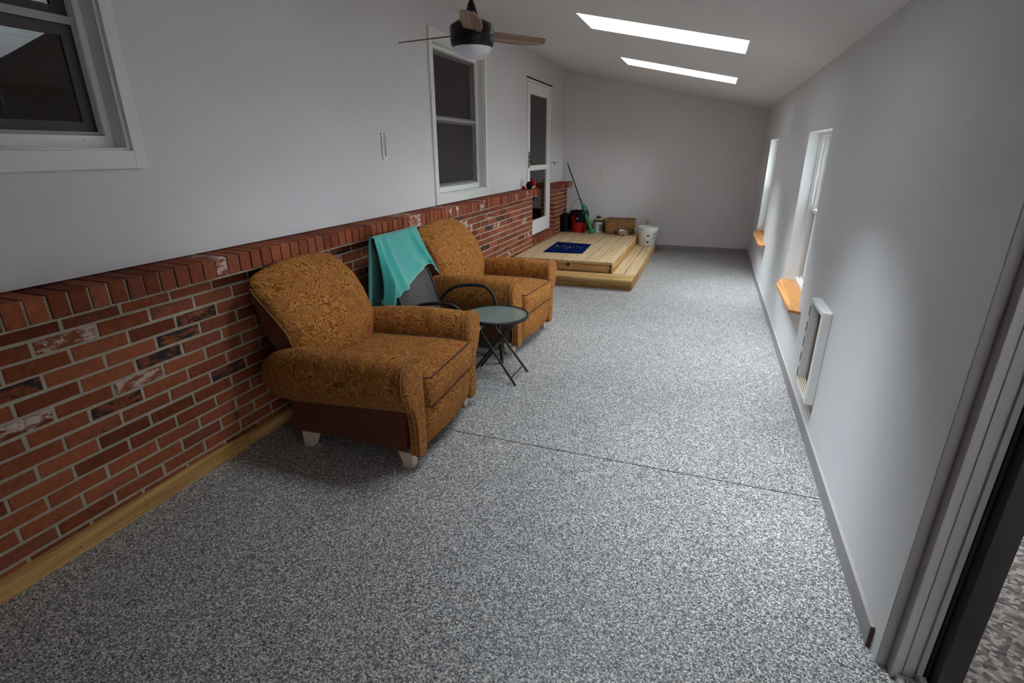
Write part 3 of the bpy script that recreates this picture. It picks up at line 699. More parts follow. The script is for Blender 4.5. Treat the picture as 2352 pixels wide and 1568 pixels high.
# unseen roof and walls added beyond the sliding door to block sky light
g = MB(); g.box((XR+WT+.02, -3.0, 2.16), (3.8, 3.95, 2.26)); struct(build('ceiling', g, M_blocker))
g = MB(); g.box((3.6, -3.0, -.06), (3.7, 3.95, 2.16)); g.box((XR+WT+.05, -3.1, -.06), (3.7, -3.0, 2.16)); struct(build('wall_sky_blocker', g, M_blocker))

# ================================================================ ARMCHAIRS
def arm_section(x, sd):
    """roll of the arm: points (y,z) at station x, inner side flat, outer bulging"""
    # top height and lower edge along the arm
    def ip(tab, t):
        for (a, b), (c, d) in zip(tab, tab[1:]):
            if t <= c: k = (t-a)/(c-a); k = max(0, k); return b+(d-b)*k
        return tab[-1][1]
    top = ip([(-.50, .455), (-.46, .53), (-.40, .585), (-.30, .630), (-.15, .655), (.1, .668), (.35, .664), (.49, .655)], x)
    bot = ip([(-.50, .37), (-.46, .335), (-.40, .318), (-.30, .315), (0, .338), (.3, .356), (.49, .362)], x)
    out = ip([(-.50, .395), (-.46, .43), (-.40, .465), (-.25, .500), (0, .523), (.3, .532), (.49, .530)], x)
    inn = ip([(-.50, .34), (-.40, .325), (0, .322), (.3, .326), (.49, .335)], x)
    cy, cz, hy, hz = (out+inn)/2, (top+bot)/2, (out-inn)/2, (top-bot)/2
    pts = []; n = 28
    for k in range(n):
        a = 2*PI*k/n; ca, sa = math.cos(a), math.sin(a); e = 2/2.5
        yy = math.copysign(abs(ca)**e, ca); zz = math.copysign(abs(sa)**e, sa)
        # lower outer edge tucks under the roll
        yv = cy+hy*yy; zv = cz+hz*zz
        if zz < 0 and yy > 0: yv -= .055*(-zz)**1.5*yy
        pts.append((x, sd*yv, zv))
    return pts
PANEL = [(.330, .094), (.420, .094), (.424, .20), (.430, .30), (.452, .375), (.490, .42), (.520, .475), (.536, .54), (.532, .595), (.510, .636), (.470, .660), (.425, .668), (.380, .658), (.348, .628), (.332, .575), (.326, .48), (.326, .30)]
def smooth_closed(pts, n=4):
    out = []; L = len(pts)
    for i in range(L):
        p0, p1, p2, p3 = [Vector(pts[(i+k) % L]) for k in (-1, 0, 1, 2)]
        for t in range(n):
            t_ = t/n; out.append(tuple(.5*((2*p1)+(-p0+p2)*t_+(2*p0-5*p1+4*p2-p3)*t_*t_+(-p0+3*p1-3*p2+p3)*t_**3)))
    return out
def back_fn(q):
    """unit-ish box (x thickness +-.09, y +-.39, z 0..1 from +-.33) to the raked club back"""
    x, y, z = q; t = (z+.33)/.66                      # 0 bottom, 1 top
    # width narrows between the arms and at the crown
    k = min(1, max(0, (t-.04))/.42); k = k*k*(3-2*k)
    wd = .80+.235*k
    yy = y*wd
    # centre line rakes backwards, rolling over at the top
    cx = -.265-.105*t-.050*t**3
    cz = .44+.522*t
    crown = .066*(1-(abs(y)/.39)**2.6)*max(0, (t-.45)/.55)-.010*max(0, t-.3)
    th = 1.0-.22*max(0, t-.75)/.25
    bulge = (.075*(1-(abs(y)/.39)**2.4)*math.sin(PI*min(1, .12+t*.86))) if x > 0 else 0
    # the lower side edge sits deep behind the arm
    xx = x*th+bulge
    return Vector((cx+xx, yy, cz+crown-xx*(.18+.75*t*t)*.8))
def armchair(label, loc, rz):
    r = thing('armchair', label, 'armchair', loc, rz, 'brown patterned armchairs')
    # body: side skirt and base, narrowing to the back
    def bodyf(q):
        t = (q.x+.39)/.78; k = .885+.115*max(0, min(1, t))
        return Vector((q.x+.060-.03*(1-(q.z+.155)/.31), q.y*k, q.z+.256))
    build('body', rbox((.39, .418, .157), .016, (8, 8, 4), bodyf), M_fabside, r, smooth=True)
    for sd in (-1, 1):
        m = MB(); xs = [-.500, -.494, -.475, -.45, -.42, -.38, -.33, -.27, -.2, -.1, 0, .1, .2, .3, .4, .46, .485]
        rings = [arm_section(x, sd) for x in xs]
        c0 = Vector((0, 0, 0))
        for p in rings[0]: c0 += Vector(p)
        c0 /= len(rings[0]); rings[0] = [tuple(Vector(p).lerp(c0, .45)) for p in rings[0]]; rings[1] = [tuple(Vector(p).lerp(c0, .16)) for p in rings[1]]
        m.loft(rings, True); arm = build('armrest', m, M_fab, r, smooth=.9)
        # inner arm cloth below the roll, down to the seat
        m = MB(); m.box((-.30, min(sd*.325, sd*.36), .30), (.47, max(sd*.325, sd*.36), .50)); build('inner_panel', m, M_fab, arm)
        pan = [(sd*p[0], p[1]) for p in smooth_closed(PANEL, 4)]
        m = MB(); c = Vector((sd*.43, .42)); rings = []
        for x, k in ((.455, 1.0), (.492, 1.0), (.503, .975), (.509, .90), (.511, .5)):
            rings.append([(x, c.x+(p[0]-c.x)*(k if k > .95 else k), c.y+(p[1]-c.y)*(k if k > .96 else (.99 if k > .8 else .7))) for p in pan])
        m.loft(rings, True); fp = build('arm_front', m, M_fab, r, smooth=.9)
        m = MB(); m.tube([(.488, p[0]*1.003, .42+(p[1]-.42)*1.004) for p in pan[::2]], .0055, 6, closed=True); build('piping', m, M_pipe, fp, smooth=True)
    # back: pillow front, dark outer shell behind
    def seam(z): t = max(0, min(1, ((z+.33)/.66-.50)/.44)); return .070-.160*t**2.4
    back = build('backrest', rbox((.105, .39, .33), .066, (14, 14, 34), back_fn, lambda q: 1 if abs(q.y) > .345 and q.x < seam(q.z) else 0), [M_fab, M_fabside], r, smooth=True)
    def shell(q): return back_fn(Vector((q.x-.060, q.y*.99, q.z*.90-.030)))
    build('back_shell', rbox((.052, .389, .33), .040, (2, 10, 12), shell), M_fabside, back, smooth=True)
    for sd in (-1, 1):
        m = MB(); pts = []
        for i in range(46):
            z = -.32+.595*i/45; x = seam(z); ex = max(0, abs(x)-.039)/.066; ez = max(0, z-.264)/.066
            yy = .324+.066*math.sqrt(max(0, 1-ex*ex-ez*ez)); pts.append(back_fn(Vector((x, sd*(yy+.001), z)))+Vector((.001, sd*.002, 0)))
        m.tube(pts, .0055, 6); build('piping', m, M_pipe, back, smooth=True)
    # seat cushion
    def seatf(q):
        u, v = q.x/.385, q.y/.312
        dome = .020*(1-u*u)*(1-v*v)*(1 if q.z > 0 else 0)
        fr_ = .020*max(0, u)**3*(1-abs(v)**3)*(1-abs(q.z)/.08)
        return Vector((q.x+.150+fr_, q.y*(1+.012*math.sin(u*4)), q.z+.432+dome+.006*u*(q.z > 0)+(.028*max(0, (u-.45)/.55)**2*(-1) if q.z < 0 else -.010*max(0, (u-.6)/.4)**2)))
    seat = build('seat_cushion', rbox((.385, .312, .078), .030, (12, 10, 2), seatf), M_fab, r, smooth=True)
    for zz in (1, -1):
        m = MB(); pts = []
        H = (.385, .312, .078); k = .030*(1-.7071)
        loop = [(x, -H[1]+k) for x in [-.2+.03*i for i in range(19)]]+[(H[0]-k-.012, -H[1]+k+.010)]+[(H[0]-k, -.28+.04*i) for i in range(15)]+[(H[0]-k-.012, H[1]-k-.010)]+[(x, H[1]-k) for x in [.34-.03*i for i in range(19)]]
        for x, y_ in loop: pts.append(seatf(Vector((x, y_, zz*(H[2]-k*.3)))))
        m.tube(pts, .0050, 6); build('piping', m, M_pipedk, seat, smooth=True)
    # footrest panel under the cushion
    def ff(q):
        v = q.y/.312; t = (q.z+.134)/.268
        return Vector((q.x+.432+.026*(1-v*v)*(q.x > 0)+.020*math.sin(PI*t)*(q.x > 0)+.012*t*(q.x > 0), q.y, q.z+.226))
    build('footrest_panel', rbox((.055, .313, .134), .028, (2, 10, 8), ff), M_fab, r, smooth=True)
    for (x, y_) in ((.412, -.372), (.412, .372), (-.245, -.335), (-.245, .335)):
        m = MB(); sx = 1 if x > 0 else -1; sy = 1 if y_ > 0 else -1; a = .042; b_ = .027
        top = [(x-a, y_-a), (x+a, y_-a), (x+a, y_+a), (x-a, y_+a)]; ox, oy = sx*.012, sy*.012
        bt = [(x-b_+ox, y_-b_+oy), (x+b_+ox, y_-b_+oy), (x+b_+ox, y_+b_+oy), (x-b_+ox, y_+b_+oy)]
        m.loft([[(p[0], p[1], 0) for p in bt], [(p[0], p[1], .098) for p in top]], True); build('leg', m, M_palewood, r, bevel=.002)
    return r
A1 = armchair('brown paisley armchair nearest the camera, beside the teal towel', (-1.832, 2.500, 0), math.radians(3))
A2 = armchair('brown paisley armchair farther back, between patio chair and wooden deck', (-1.848, 4.335, 0), math.radians(-4))

# ================================================================ PATIO CHAIR
def crv(pts, n=6):
    P_ = [Vector(p) for p in pts]; out = []
    for i in range(len(P_)-1):
        p0 = P_[max(i-1, 0)]; p1 = P_[i]; p2 = P_[i+1]; p3 = P_[min(i+2, len(P_)-1)]
        for t in range(n):
            t_ = t/n; out.append(.5*((2*p1)+(-p0+p2)*t_+(2*p0-5*p1+4*p2-p3)*t_*t_+(-p0+3*p1-3*p2+p3)*t_**3))
    out.append(P_[-1]); return out
pcx, pcy = -1.75, 3.415
pc = thing('patio_chair', 'black metal patio chair with charcoal sling between the two armchairs, towel over its back', 'chair', (pcx, pcy, 0))
SP = [(-2.20, 1.052), (-2.145, .90), (-2.06, .705), (-2.005, .55), (-1.965, .44), (-1.93, .395), (-1.85, .385), (-1.70, .395), (-1.56, .415), (-1.515, .405), (-1.505, .385)]
SPc = crv([(x, 0, z) for x, z in SP], 5)
m = MB(); rg = []
for p in SPc: rg.append([(p.x-pcx, -.245, p.z), (p.x-pcx, .245, p.z)])
vs = [q for r_ in rg for q in r_]; m.add(vs, [(2*i, 2*i+1, 2*i+3, 2*i+2) for i in range(len(rg)-1)])
slg = build('sling', m, M_sling, pc, smooth=True); md = slg.modifiers.new('t', 'SOLIDIFY'); md.thickness = .004
for sd in (-1, 1):
    y_ = sd*.262
    m = MB(); m.tube([(p.x-pcx, y_, p.z) for p in SPc], .013, 8); build('side_rail', m, M_blackmetal, pc, smooth=True)
    ya = sd*.285; arm = [(-2.00, .44), (-1.985, .485), (-1.94, .55), (-1.85, .612), (-1.73, .638), (-1.61, .642), (-1.545, .612), (-1.505, .545), (-1.485, .44), (-1.462, .25), (-1.447, .012)]
    m = MB(); m.tube([(p.x-pcx, ya, p.z) for p in crv([(x, 0, z) for x, z in arm], 5)], .0135, 8); m.tube([(-1.447-pcx, ya, .0), (-1.449-pcx, ya, .03)], .017, 8)
    build('arm_and_front_leg', m, M_blackmetal, pc, smooth=True)
    m = MB(); m.tube([(p.x-pcx, ya, p.z) for p in crv([(-1.50, 0, .40), (-1.75, 0, .375), (-1.98, 0, .36), (-2.07, 0, .25), (-2.14, 0, .01)], 5)], .0125, 8); build('rear_leg', m, M_blackmetal, pc, smooth=True)
for q_ in ((-2.205, 1.055, .262), (-1.51, .385, .275), (-1.97, .365, .275)):
    m = MB(); m.tube([(q_[0]-pcx, -q_[2], q_[1]), (q_[0]-pcx, q_[2], q_[1])], .013, 8); build('cross_bar', m, M_blackmetal, pc, smooth=True)

# towel: one cloth sheet draped over the back of the patio chair
def sx(z):
    tab = [(.40, -1.945), (.44, -1.965), (.55, -2.005), (.705, -2.06), (.90, -2.145), (1.052, -2.20)]
    for (a, b), (c, d_) in zip(tab, tab[1:]):
        if z <= c: k = max(0, (z-a)/(c-a)); return b+(d_-b)*k
    return -2.20
def ipl(tab, t):
    for (a, b), (c, d_) in zip(tab, tab[1:]):
        if t <= c:
            k = (t-a)/(c-a); return tuple(p+(q-p)*k for p, q in zip(b, d_)) if isinstance(b, tuple) else b+(d_-b)*k
    return tab[-1][1]
tw = MB(); nu, nf, nb_ = 60, 34, 26
FRONT = [(0, (3.085, .585)), (.10, (3.10, .545)), (.20, (3.085, .625)), (.32, (3.20, .69)), (.45, (3.33, .715)), (.58, (3.44, .745)), (.70, (3.56, .775)), (.82, (3.68, .80)), (.90, (3.715, .755)), (1.0, (3.755, .700))]
grid = []
for i in range(nu+1):
    u = i/nu; yt = 3.135+.59*u; fy, fz = ipl(FRONT, u); col = []
    byb = 3.08+.62*u; bz = .46+.05*math.sin(u*5)
    for j in range(nf+1):                                  # front hem up to the top
        v = 1-j/nf; y_ = yt+(fy-yt)*v**1.15; z = 1.073+(fz-1.073)*v
        off = .017+.012*v
        fold = .0
        fold += .030*math.exp(-((u-.08-.02*v)/.030)**2)*v**.6
        fold += .034*math.exp(-((u-.22-.14*v)/.040)**2)*v**.5-.010*math.exp(-((u-.15-.05*v)/.03)**2)*v**.5
        fold += .014*math.exp(-((u-.50-.22*v)/.07)**2)*v
        fold += .040*math.exp(-((u-.84-.02*v)/.045)**2)*v**.6-.012*math.exp(-((u-.75)/.05)**2)*v**.5
        fold += .020*math.exp(-((u-.97)/.05)**2)*v**.5
        fold += .018*math.exp(-((v-.86)/.08)**2)*math.exp(-((u-.72)/.16)**2)
        x = sx(z)+off+fold
        x -= .125*v*max(0, min(1, (3.143-y_)/.05))              # side part falls off the rail
        col.append((x, y_, z))
    for a in (30, 65, 100, 135):
        an = math.radians(a); col.append((-2.205+.020*math.cos(an), yt, 1.056+.021*math.sin(an)))
    for j in range(1, nb_+1):
        v = j/nb_; z = 1.056+(bz-1.056)*v; y_ = yt+(byb-yt)*v
        x = -2.228-.045*v+.013*math.sin(u*34+1.5*v)*v**.7+.008*math.sin(u*13)*v
        col.append((x, y_, z))
    grid.append(col)
nv = len(grid[0]); tw.add([p for c_ in grid for p in c_], [(i*nv+j, (i+1)*nv+j, (i+1)*nv+j+1, i*nv+j+1) for i in range(nu) for j in range(nv-1)])
# left hanging fold: gathered strip beside the back rail
to = build('towel', tw, M_towel, smooth=True)
md = to.modifiers.new('t', 'SOLIDIFY'); md.thickness = .005; md.offset = 0
tag(to, 'teal terry towel draped over the back of the black patio chair', 'towel')
hm = MB(); hm.tube([Vector(c_[0])+Vector((.002, 0, 0)) for c_ in grid], .0032, 6); build('hem', hm, M_hem, to, smooth=True)

# ================================================================ FOLDING SIDE TABLE
tb = thing('side_table', 'small round folding side table with rippled glass top beside the nearer armchair', 'table', (-1.385, 3.455, 0))
R_ = .236
m = MB(); m.lathe([(R_-.014, .482), (R_-.002, .482), (R_+.002, .488), (R_+.002, .500), (R_-.002, .505), (R_-.012, .505), (R_-.012, .498), (R_-.014, .482)], 64); build('rim', m, M_blackmetal, tb, smooth=.6)
m = MB(); m.lathe([(0, .494), (R_-.012, .494), (R_-.012, .500), (0, .500)], 64); build('glass_top', m, M_tglass, tb)
def leg(name, p, q, r_=.0095): m_ = MB(); m_.tube([p, q], r_, 10); return build(name, m_, M_greymetal, tb, smooth=.7)
for sy in (-.125, .125):
    leg('leg', (-.155, sy*.85, .480), (.195, sy*1.12, .004)); leg('leg', (.155, sy*.70, .480), (-.195, sy*1.0, .004))
for x_, y_, z_ in ((.165, .133, .065), (-.165, .118, .065), (0, .115, .255), (-.155, .11, .478), (.155, .09, .478)):
    m = MB(); m.tube([(x_, -y_, z_), (x_, y_, z_)], .006, 8); build('stretcher', m, M_greymetal, tb, smooth=.7)
for a_, b_ in (((-.15, -.125, .44), (-.125, -.095, .482)), ((-.11, -.123, .385), (-.09, -.10, .425)), ((-.15, .09, .44), (-.125, .12, .482))):
    m = MB(); m.box(a_, b_); build('folding_hinge', m, M_steel, tb, bevel=.002)

# ================================================================ CEILING FAN
fx, fy_ = -1.592, 3.60
zf = 2.375
fan = thing('ceiling_fan', 'three-bladed ceiling fan with dark bronze motor and frosted light globe', 'fan', (fx, fy_, zf))
m = MB(); m.tube([(0, 0, .10), (0, 0, zc(fx)-zf-.05)], .0135, 16); build('downrod', m, M_bronze, fan, smooth=.7)
m = MB(); m.lathe([(0, .0), (.07, .0), (.055, -.04), (.02, -.07), (0, -.07)], 32, (0, 0, zc(fx)-zf+.012)); build('canopy', m, M_bronze, fan, smooth=.7)
m = MB(); m.lathe([(.016, .18), (.020, .178), (.030, .145), (.042, .105), (.055, .085), (.10, .070), (.138, .048), (.145, .040), (.145, -.014), (.142, -.018), (.142, -.022), (.145, -.026), (.145, -.052), (.139, -.070), (.128, -.083), (.0, -.083)], 64); build('motor_housing', m, M_bronze, fan, smooth=.6)
m = MB(); m.lathe([(.127, -.083)]+[(.127*math.cos(a), -.083-.066*math.sin(a)) for a in [i*PI/2/10 for i in range(1, 11)]], 48); build('light_globe', m, M_globe, fan, smooth=True)
def blade():
    m = MB(); L_ = .47; top = []; n = 16
    lead = [(.10, .050), (.16, .066), (.28, .076), (.40, .074), (.50, .062), (.570, .044), (.600, .030)]
    trail = [(.585, -.010), (.560, -.046), (.50, -.052), (.38, -.058), (.25, -.058), (.15, -.052), (.10, -.045)]
    poly = [tuple(p[:2]) for p in crv([(a, b, 0) for a, b in lead], 3)]+[tuple(p[:2]) for p in crv([(a, b, 0) for a, b in trail], 3)]
    m.prism(poly, 'Z', -.004, .004); return m
for k, deg in enumerate((52, 172, 292)):
    bo_ = build('blade', blade(), M_blade, fan, bevel=.0015); bo_.rotation_euler = Euler((math.radians(-13), math.radians(0), math.radians(deg)), 'XYZ')
    bo_.location = (0, 0, .0)
    m = MB(); m.box((.09, -.03, -.006), (.155, .03, -.0045)); ir = build('blade_iron', m, M_bronze, bo_)

# ================================================================ WALL ITEMS
th_ = thing('thermometer', 'white wall thermometer with printed scale on the left wall', 'thermometer', (XL, 3.855, 1.585))
m = MB()
pl = [(-.034, .012), (-.028, 0), (.028, 0), (.034, .012), (.034, .190), (.028, .202), (-.028, .202), (-.034, .190)]
m.prism([(p[0], p[1]) for p in pl], 'X', 0, .012); build('plate', m, M_white_pl, th_, bevel=.002)
m = MB()
TT = lambda y_, z: Matrix.Translation((.0125, y_, z)) @ Matrix(((0, 0, 1, 0), (1, 0, 0, 0), (0, 1, 0, 0), (0, 0, 0, 1)))
for k, s_ in enumerate(('40', '20', '0', '20', '40', '60', '80', '100', '120')):
    text_mesh(s_, .013, TT(-.017, .047+k*.0148), m)
for k, s_ in enumerate(('40', '30', '20', '10', '0', '10', '20', '30', '40', '50')):
    text_mesh(s_, .011, TT(.018, .047+k*.0133), m)
m.box((.012, -.012, .186), (.0128, .012, .192)); m.box((.012, -.004, .182), (.0128, .004, .198))
build('scale_print', m, mat('violet_black_print', (.06, .05, .10), .6), th_)
m = MB(); m.tube([(.015, 0, .030), (.015, 0, .175)], .0022, 8); m.lathe([(0, -.006), (.0045, -.003), (.0045, .003), (0, .006)], 12, (.015, 0, .028)); build('glass_tube', m, mat('red_spirit', (.25, .05, .05), .3), th_, smooth=True)
hk = thing('wall_hook', 'small dark metal hook on the left wall beside the storm door', 'hook', (XL, 8.89, 1.455))
m = MB(); m.lathe([(0, 0), (.014, 0), (.014, .004), (0, .004)], 16, T=Matrix.Translation((0, 0, .01)) @ Matrix.Rotation(PI/2, 4, 'Y')); build('base', m, M_greymetal, hk)
m = MB(); m.tube(crv([(.004, 0, .01), (.03, .0, .005), (.05, .01, -.01), (.075, .03, .03)], 4), .004, 8); m.tube(crv([(.02, 0, .01), (.03, -.02, -.02), (.04, -.03, -.04)], 4), .0035, 8); build('prong', m, M_greymetal, hk, smooth=True)
sw = thing('light_switch', 'ivory light switch plate on the far wall', 'light switch', (-1.836, YF, 1.249))
m = MB(); m.box((-.046, -.006, -.065), (.046, 0, .065)); build('plate', m, M_plate, sw, bevel=.003)
m = MB(); m.box((-.007, -.016, -.012), (.007, -.006, .014)); build('toggle', m, M_plate, sw, bevel=.002)
ot = thing('power_outlet', 'ivory power outlet on the far wall above the white bucket', 'outlet', (-.955, YF, .458))
m = MB(); m.box((-.045, -.006, -.062), (.045, 0, .062)); build('plate', m, M_plate, ot, bevel=.003)
for zz in (.025, -.025):
    m = MB(); m.lathe([(0, .0), (.020, .0), (.020, .0015), (0, .0015)], 20, T=Matrix.Translation((0, -.0062, zz)) @ Matrix.Rotation(PI/2, 4, 'X')); so = build('socket', m, M_slot, ot)
# red and black plush on the brick ledge
ty = thing('plush_toy', 'small red and black plush toy lying on the brick ledge beside the storm door', 'toy', (-2.40, 7.28, 1.138))
def blob(c, r_, s=(1, 1, 1), n=20):
    m_ = MB(); prof = [(max(.0001, math.sin(PI*i/10)), -math.cos(PI*i/10)) for i in range(11)]
    m_.lathe([(a*r_, b_*r_) for a, b_ in prof], n, T=Matrix.Translation(c) @ Matrix.Diagonal((*s, 1))); return m_
build('body', blob((0, 0, .052), .055, (.8, 1.15, .95)), M_toyblk, ty, smooth=True)
build('head', blob((.040, .022, .082), .046), M_toyred, ty, smooth=True)
build('ear', blob((.030, .035, .128), .014, (.7, .9, 1.4)), M_toyred, ty, smooth=True)
build('paw', blob((.05, .045, .035), .022), M_toypink, ty, smooth=True)
build('paw', blob((.055, -.005, .020), .018), M_toypink, ty, smooth=True)
build('leg', blob((.045, .095, .022), .024, (1, 1.5, .9)), M_toyred, ty, smooth=True)
build('leg', blob((.02, .13, .020), .020, (1, 1.3, 1)), M_toyred, ty, smooth=True)
m = MB(); m.tube(crv([(.05, .13, .018), (.082, .15, .006), (.088, .155, -.05), (.088, .16, -.10)], 4), .006, 8); build('tail', m, M_toyred, ty, smooth=True)
bl = tag(build('toy_ball', blob((0, 0, .026), .027), M_toyred, None, smooth=True, loc=(-2.42, 7.10, 1.138)), 'small dark red ball on the brick ledge left of the plush toy', 'ball')

# ================================================================ DECK AND STEP
DZ, SZ = .285, .145
dk = thing('wooden_deck', 'raised pine deck platform in the far left corner below the storm door', 'deck', (-1.74, 8.1, 0))
def loc_box(par, a, b): 
    o = par.location; return (a[0]-o.x, a[1]-o.y, a[2]-o.z), (b[0]-o.x, b[1]-o.y, b[2]-o.z)
xs = [-1.062, -1.284, -1.434, -1.584, -1.735, -1.887, -2.038, -2.190, -2.342, XB+.003]
for i, (a, b) in enumerate(zip(xs, xs[1:])):
    m = MB(); y0 = 6.685+random.uniform(-.006, .006); m.box(*loc_box(dk, (b+.0045, y0, DZ-.032), (a-.0045, YF-.004, DZ))); build('deck_board', m, M_deck, dk, bevel=.004)
m = MB(); m.box(*loc_box(dk, (XB+.004, 6.71, SZ+.0), (-1.11, 6.748, DZ-.033))); build('front_fascia', m, M_deckend, dk, bevel=.002)
m = MB(); m.lathe([(0, 0), (.021, 0), (.021, .001), (0, .001)], 20, T=Matrix.Translation((-1.66+1.74, 6.7095-8.1, .222)) @ Matrix.Rotation(PI/2, 4, 'X')); build('knot', m, M_dark, dk)
m = MB(); m.box(*loc_box(dk, (-1.088, 6.71, .0), (-1.066, YF-.006, DZ-.033))); build('side_fascia', m, M_pine, dk, bevel=.002)
m = MB(); m.box(*loc_box(dk, (-1.108, 6.722, SZ+.001), (-1.090, 6.75, DZ-.034))); build('corner_gap_shade', m, M_dark, dk)  # near-black block painted in for the shade inside the corner gap
for a_, b_ in (((-1.107, 6.716, SZ+.045), (-1.097, 6.722, SZ+.060)), ((-1.20, 6.7, SZ+.001), (-1.17, 6.709, SZ+.02))):
    m = MB(); m.box(*loc_box(dk, a_, b_)); build('metal_bracket', m, M_steel, dk)
for x in (-2.38, -1.9, -1.4):
    m = MB(); m.box(*loc_box(dk, (x, 6.75, 0), (x+.04, YF-.01, DZ-.034))); build('joist', m, M_pine, dk)
stp = thing('wooden_step', 'low pine step wrapping the front and right side of the raised deck', 'step', (-1.3, 6.8, 0))
XS = -.765
m = MB(); m.box(*loc_box(stp, (XB+.025, 6.362, SZ-.034), (XS+.006, 6.512, SZ))); build('tread_board', m, M_deckend, stp, bevel=.004)
m = MB(); m.box(*loc_box(stp, (XB+.025, 6.520, SZ-.034), (XS-.002, 6.672, SZ))); build('tread_board', m, M_deckend, stp, bevel=.004)
m = MB(); m.box(*loc_box(stp, (-.912, 6.678, SZ-.034), (XS, YF-.016, SZ))); build('tread_board', m, M_deck, stp, bevel=.004)
m = MB(); m.box(*loc_box(stp, (-1.061, 6.678, SZ-.034), (-.920, YF-.016, SZ))); build('tread_board', m, M_deck, stp, bevel=.004)
m = MB(); m.box(*loc_box(stp, (XB+.025, 6.462, 0), (XS-.026, 6.500, SZ-.035))); build('front_riser', m, M_deckend, stp, bevel=.003)
m = MB(); m.box(*loc_box(stp, (XS-.025, 6.462, 0), (XS-.003, YF-.016, SZ-.035))); build('side_riser', m, M_pine, stp, bevel=.003)

# doormat
dm = MB()
mc = [Vector((-2.135, 7.12, 0)), Vector((-1.575, 7.17, 0)), Vector((-1.610, 7.95, 0)), Vector((-2.170, 8.01, 0))]
cen = sum(mc, Vector())/4
nn = 46; gr = []
for i in range(nn+1):
    row = []
    for j in range(nn+1):
        u, v = i/nn, j/nn; p = mc[0].lerp(mc[1], u).lerp(mc[3].lerp(mc[2], u), v)-cen
        e = min(u, v, 1-u, 1-v); jit = .004 if e < .001 else 0
        row.append((p.x+random.uniform(-jit, jit), p.y+random.uniform(-jit, jit), .015*(1-math.exp(-e*60))+random.uniform(0, .003)))
    gr.append(row)
dm.add([p for r_ in gr for p in r_], [(i*(nn+1)+j, (i+1)*(nn+1)+j, (i+1)*(nn+1)+j+1, i*(nn+1)+j+1) for i in range(nn) for j in range(nn)])
mt = thing('doormat', 'navy blue doormat with speckled motif on the deck boards', 'doormat', (cen.x, cen.y, DZ+.001))
build('pile', dm, M_mat, mt, smooth=True)
m = MB(); m2 = MB(); random.seed(11)
for k in range(30):
    u = random.uniform(-.13, .21); v = random.gauss(0, .10); s_ = random.uniform(.0025, .006)
    (m if random.random() < .4 else m2).box((u-s_, v-s_, .016), (u+s_, v+s_, .0195))
for k in range(6):
    u = -.17+random.uniform(-.025, .025); v = random.uniform(-.09, .10); m.box((u-.006, v-.014, .016), (u+.008, v+.012, .0195))
for q_ in (build('motif', m, M_matdot, mt), build('motif', m2, M_matwhite, mt)): q_['kind'] = 'stuff'

# red bucket with caddy
rbk = thing('red_bucket', 'red plastic bucket with wire handle in the corner of the deck', 'bucket', (-2.115, 9.26, DZ+.001))
m = MB(); m.lathe([(0, 0), (.128, 0), (.132, .01), (.150, .33), (.156, .335), (.156, .35), (.147, .35), (.126, .012), (0, .012)], 40); build('tub', m, M_red_pl, rbk, smooth=.7)
m = MB(); m.tube(crv([(-.15, 0, .32), (-.15, .0, .40), (-.105, 0, .505), (-.02, 0, .56), (.04, 0, .54), (.10, 0, .44), (.15, 0, .33)], 5), .003, 6); build('wire_handle', m, M_blackmetal, rbk, smooth=True)
bgt = thing('tool_caddy', 'black fabric tool caddy draped over the red bucket', 'bag', (-2.115, 9.26, DZ+.20))
m = MB(); n = 48; rings = []
for zi, z in enumerate((-.03, .04, .12, .155, .165)):
    ring = []
    for k in range(n):
        a = 2*PI*k/n-PI/2; lim = 1.0; da = (a+PI/2)                # front of the bucket faces -y
        rr = .158+.014*abs(math.sin(3.5*a))+(.008 if 0 < zi < 3 else 0)-.004*zi
        zz = z
        dd_ = abs(math.atan2(math.sin(a+2.15), math.cos(a+2.15)))
        if zi == 0: zz = .10 if dd_ < .35 else (-.02 if math.sin(a) < 0 and math.cos(a) > -.25 else -.17)
        if zi == 1: zz = .115 if dd_ < .35 else (.03 if math.sin(a) < 0 and math.cos(a) > -.25 else -.05)
        ring.append((rr*math.cos(a), rr*math.sin(a), zz))
    rings.append(ring)
rings.append([(p[0]*.84, p[1]*.84, .155) for p in rings[-1]]); rings.append([(p[0]*.80, p[1]*.80, .06) for p in rings[-2]])
m.loft(rings, False); pk = build('pockets', m, M_blackcloth, bgt, smooth=True)
m = MB(); m.box((.00, -.178, .035), (.018, -.172, .060)); build('tag', m, M_white_pl, bgt)
m = MB(); m.tube([(.05, .0, .15), (.075, 0, .21), (.10, .0, .19)], [.030, .018, .010], 8); build('tool_grip', m, M_blackcloth, bgt, smooth=True)
m = MB(); m.tube([(-.06, .02, .14), (-.05, .02, .18)], .022, 8); build('tool_grip', m, M_blackcloth, bgt, smooth=True)
# dark bag to the left of the bucket against the brick
dbg = tag(build('dark_bag', rbox((.058, .13, .16), .05, (4, 6, 6), lambda q: Vector((q.x+.006*math.sin(q.z*40), q.y, q.z*(1-.1*abs(q.y)/.13)+.16))), M_blackcloth, None, smooth=True, loc=(-2.354, 9.20, DZ+.001)), 'dark navy cloth bag between the red bucket and the brick pillar', 'bag')
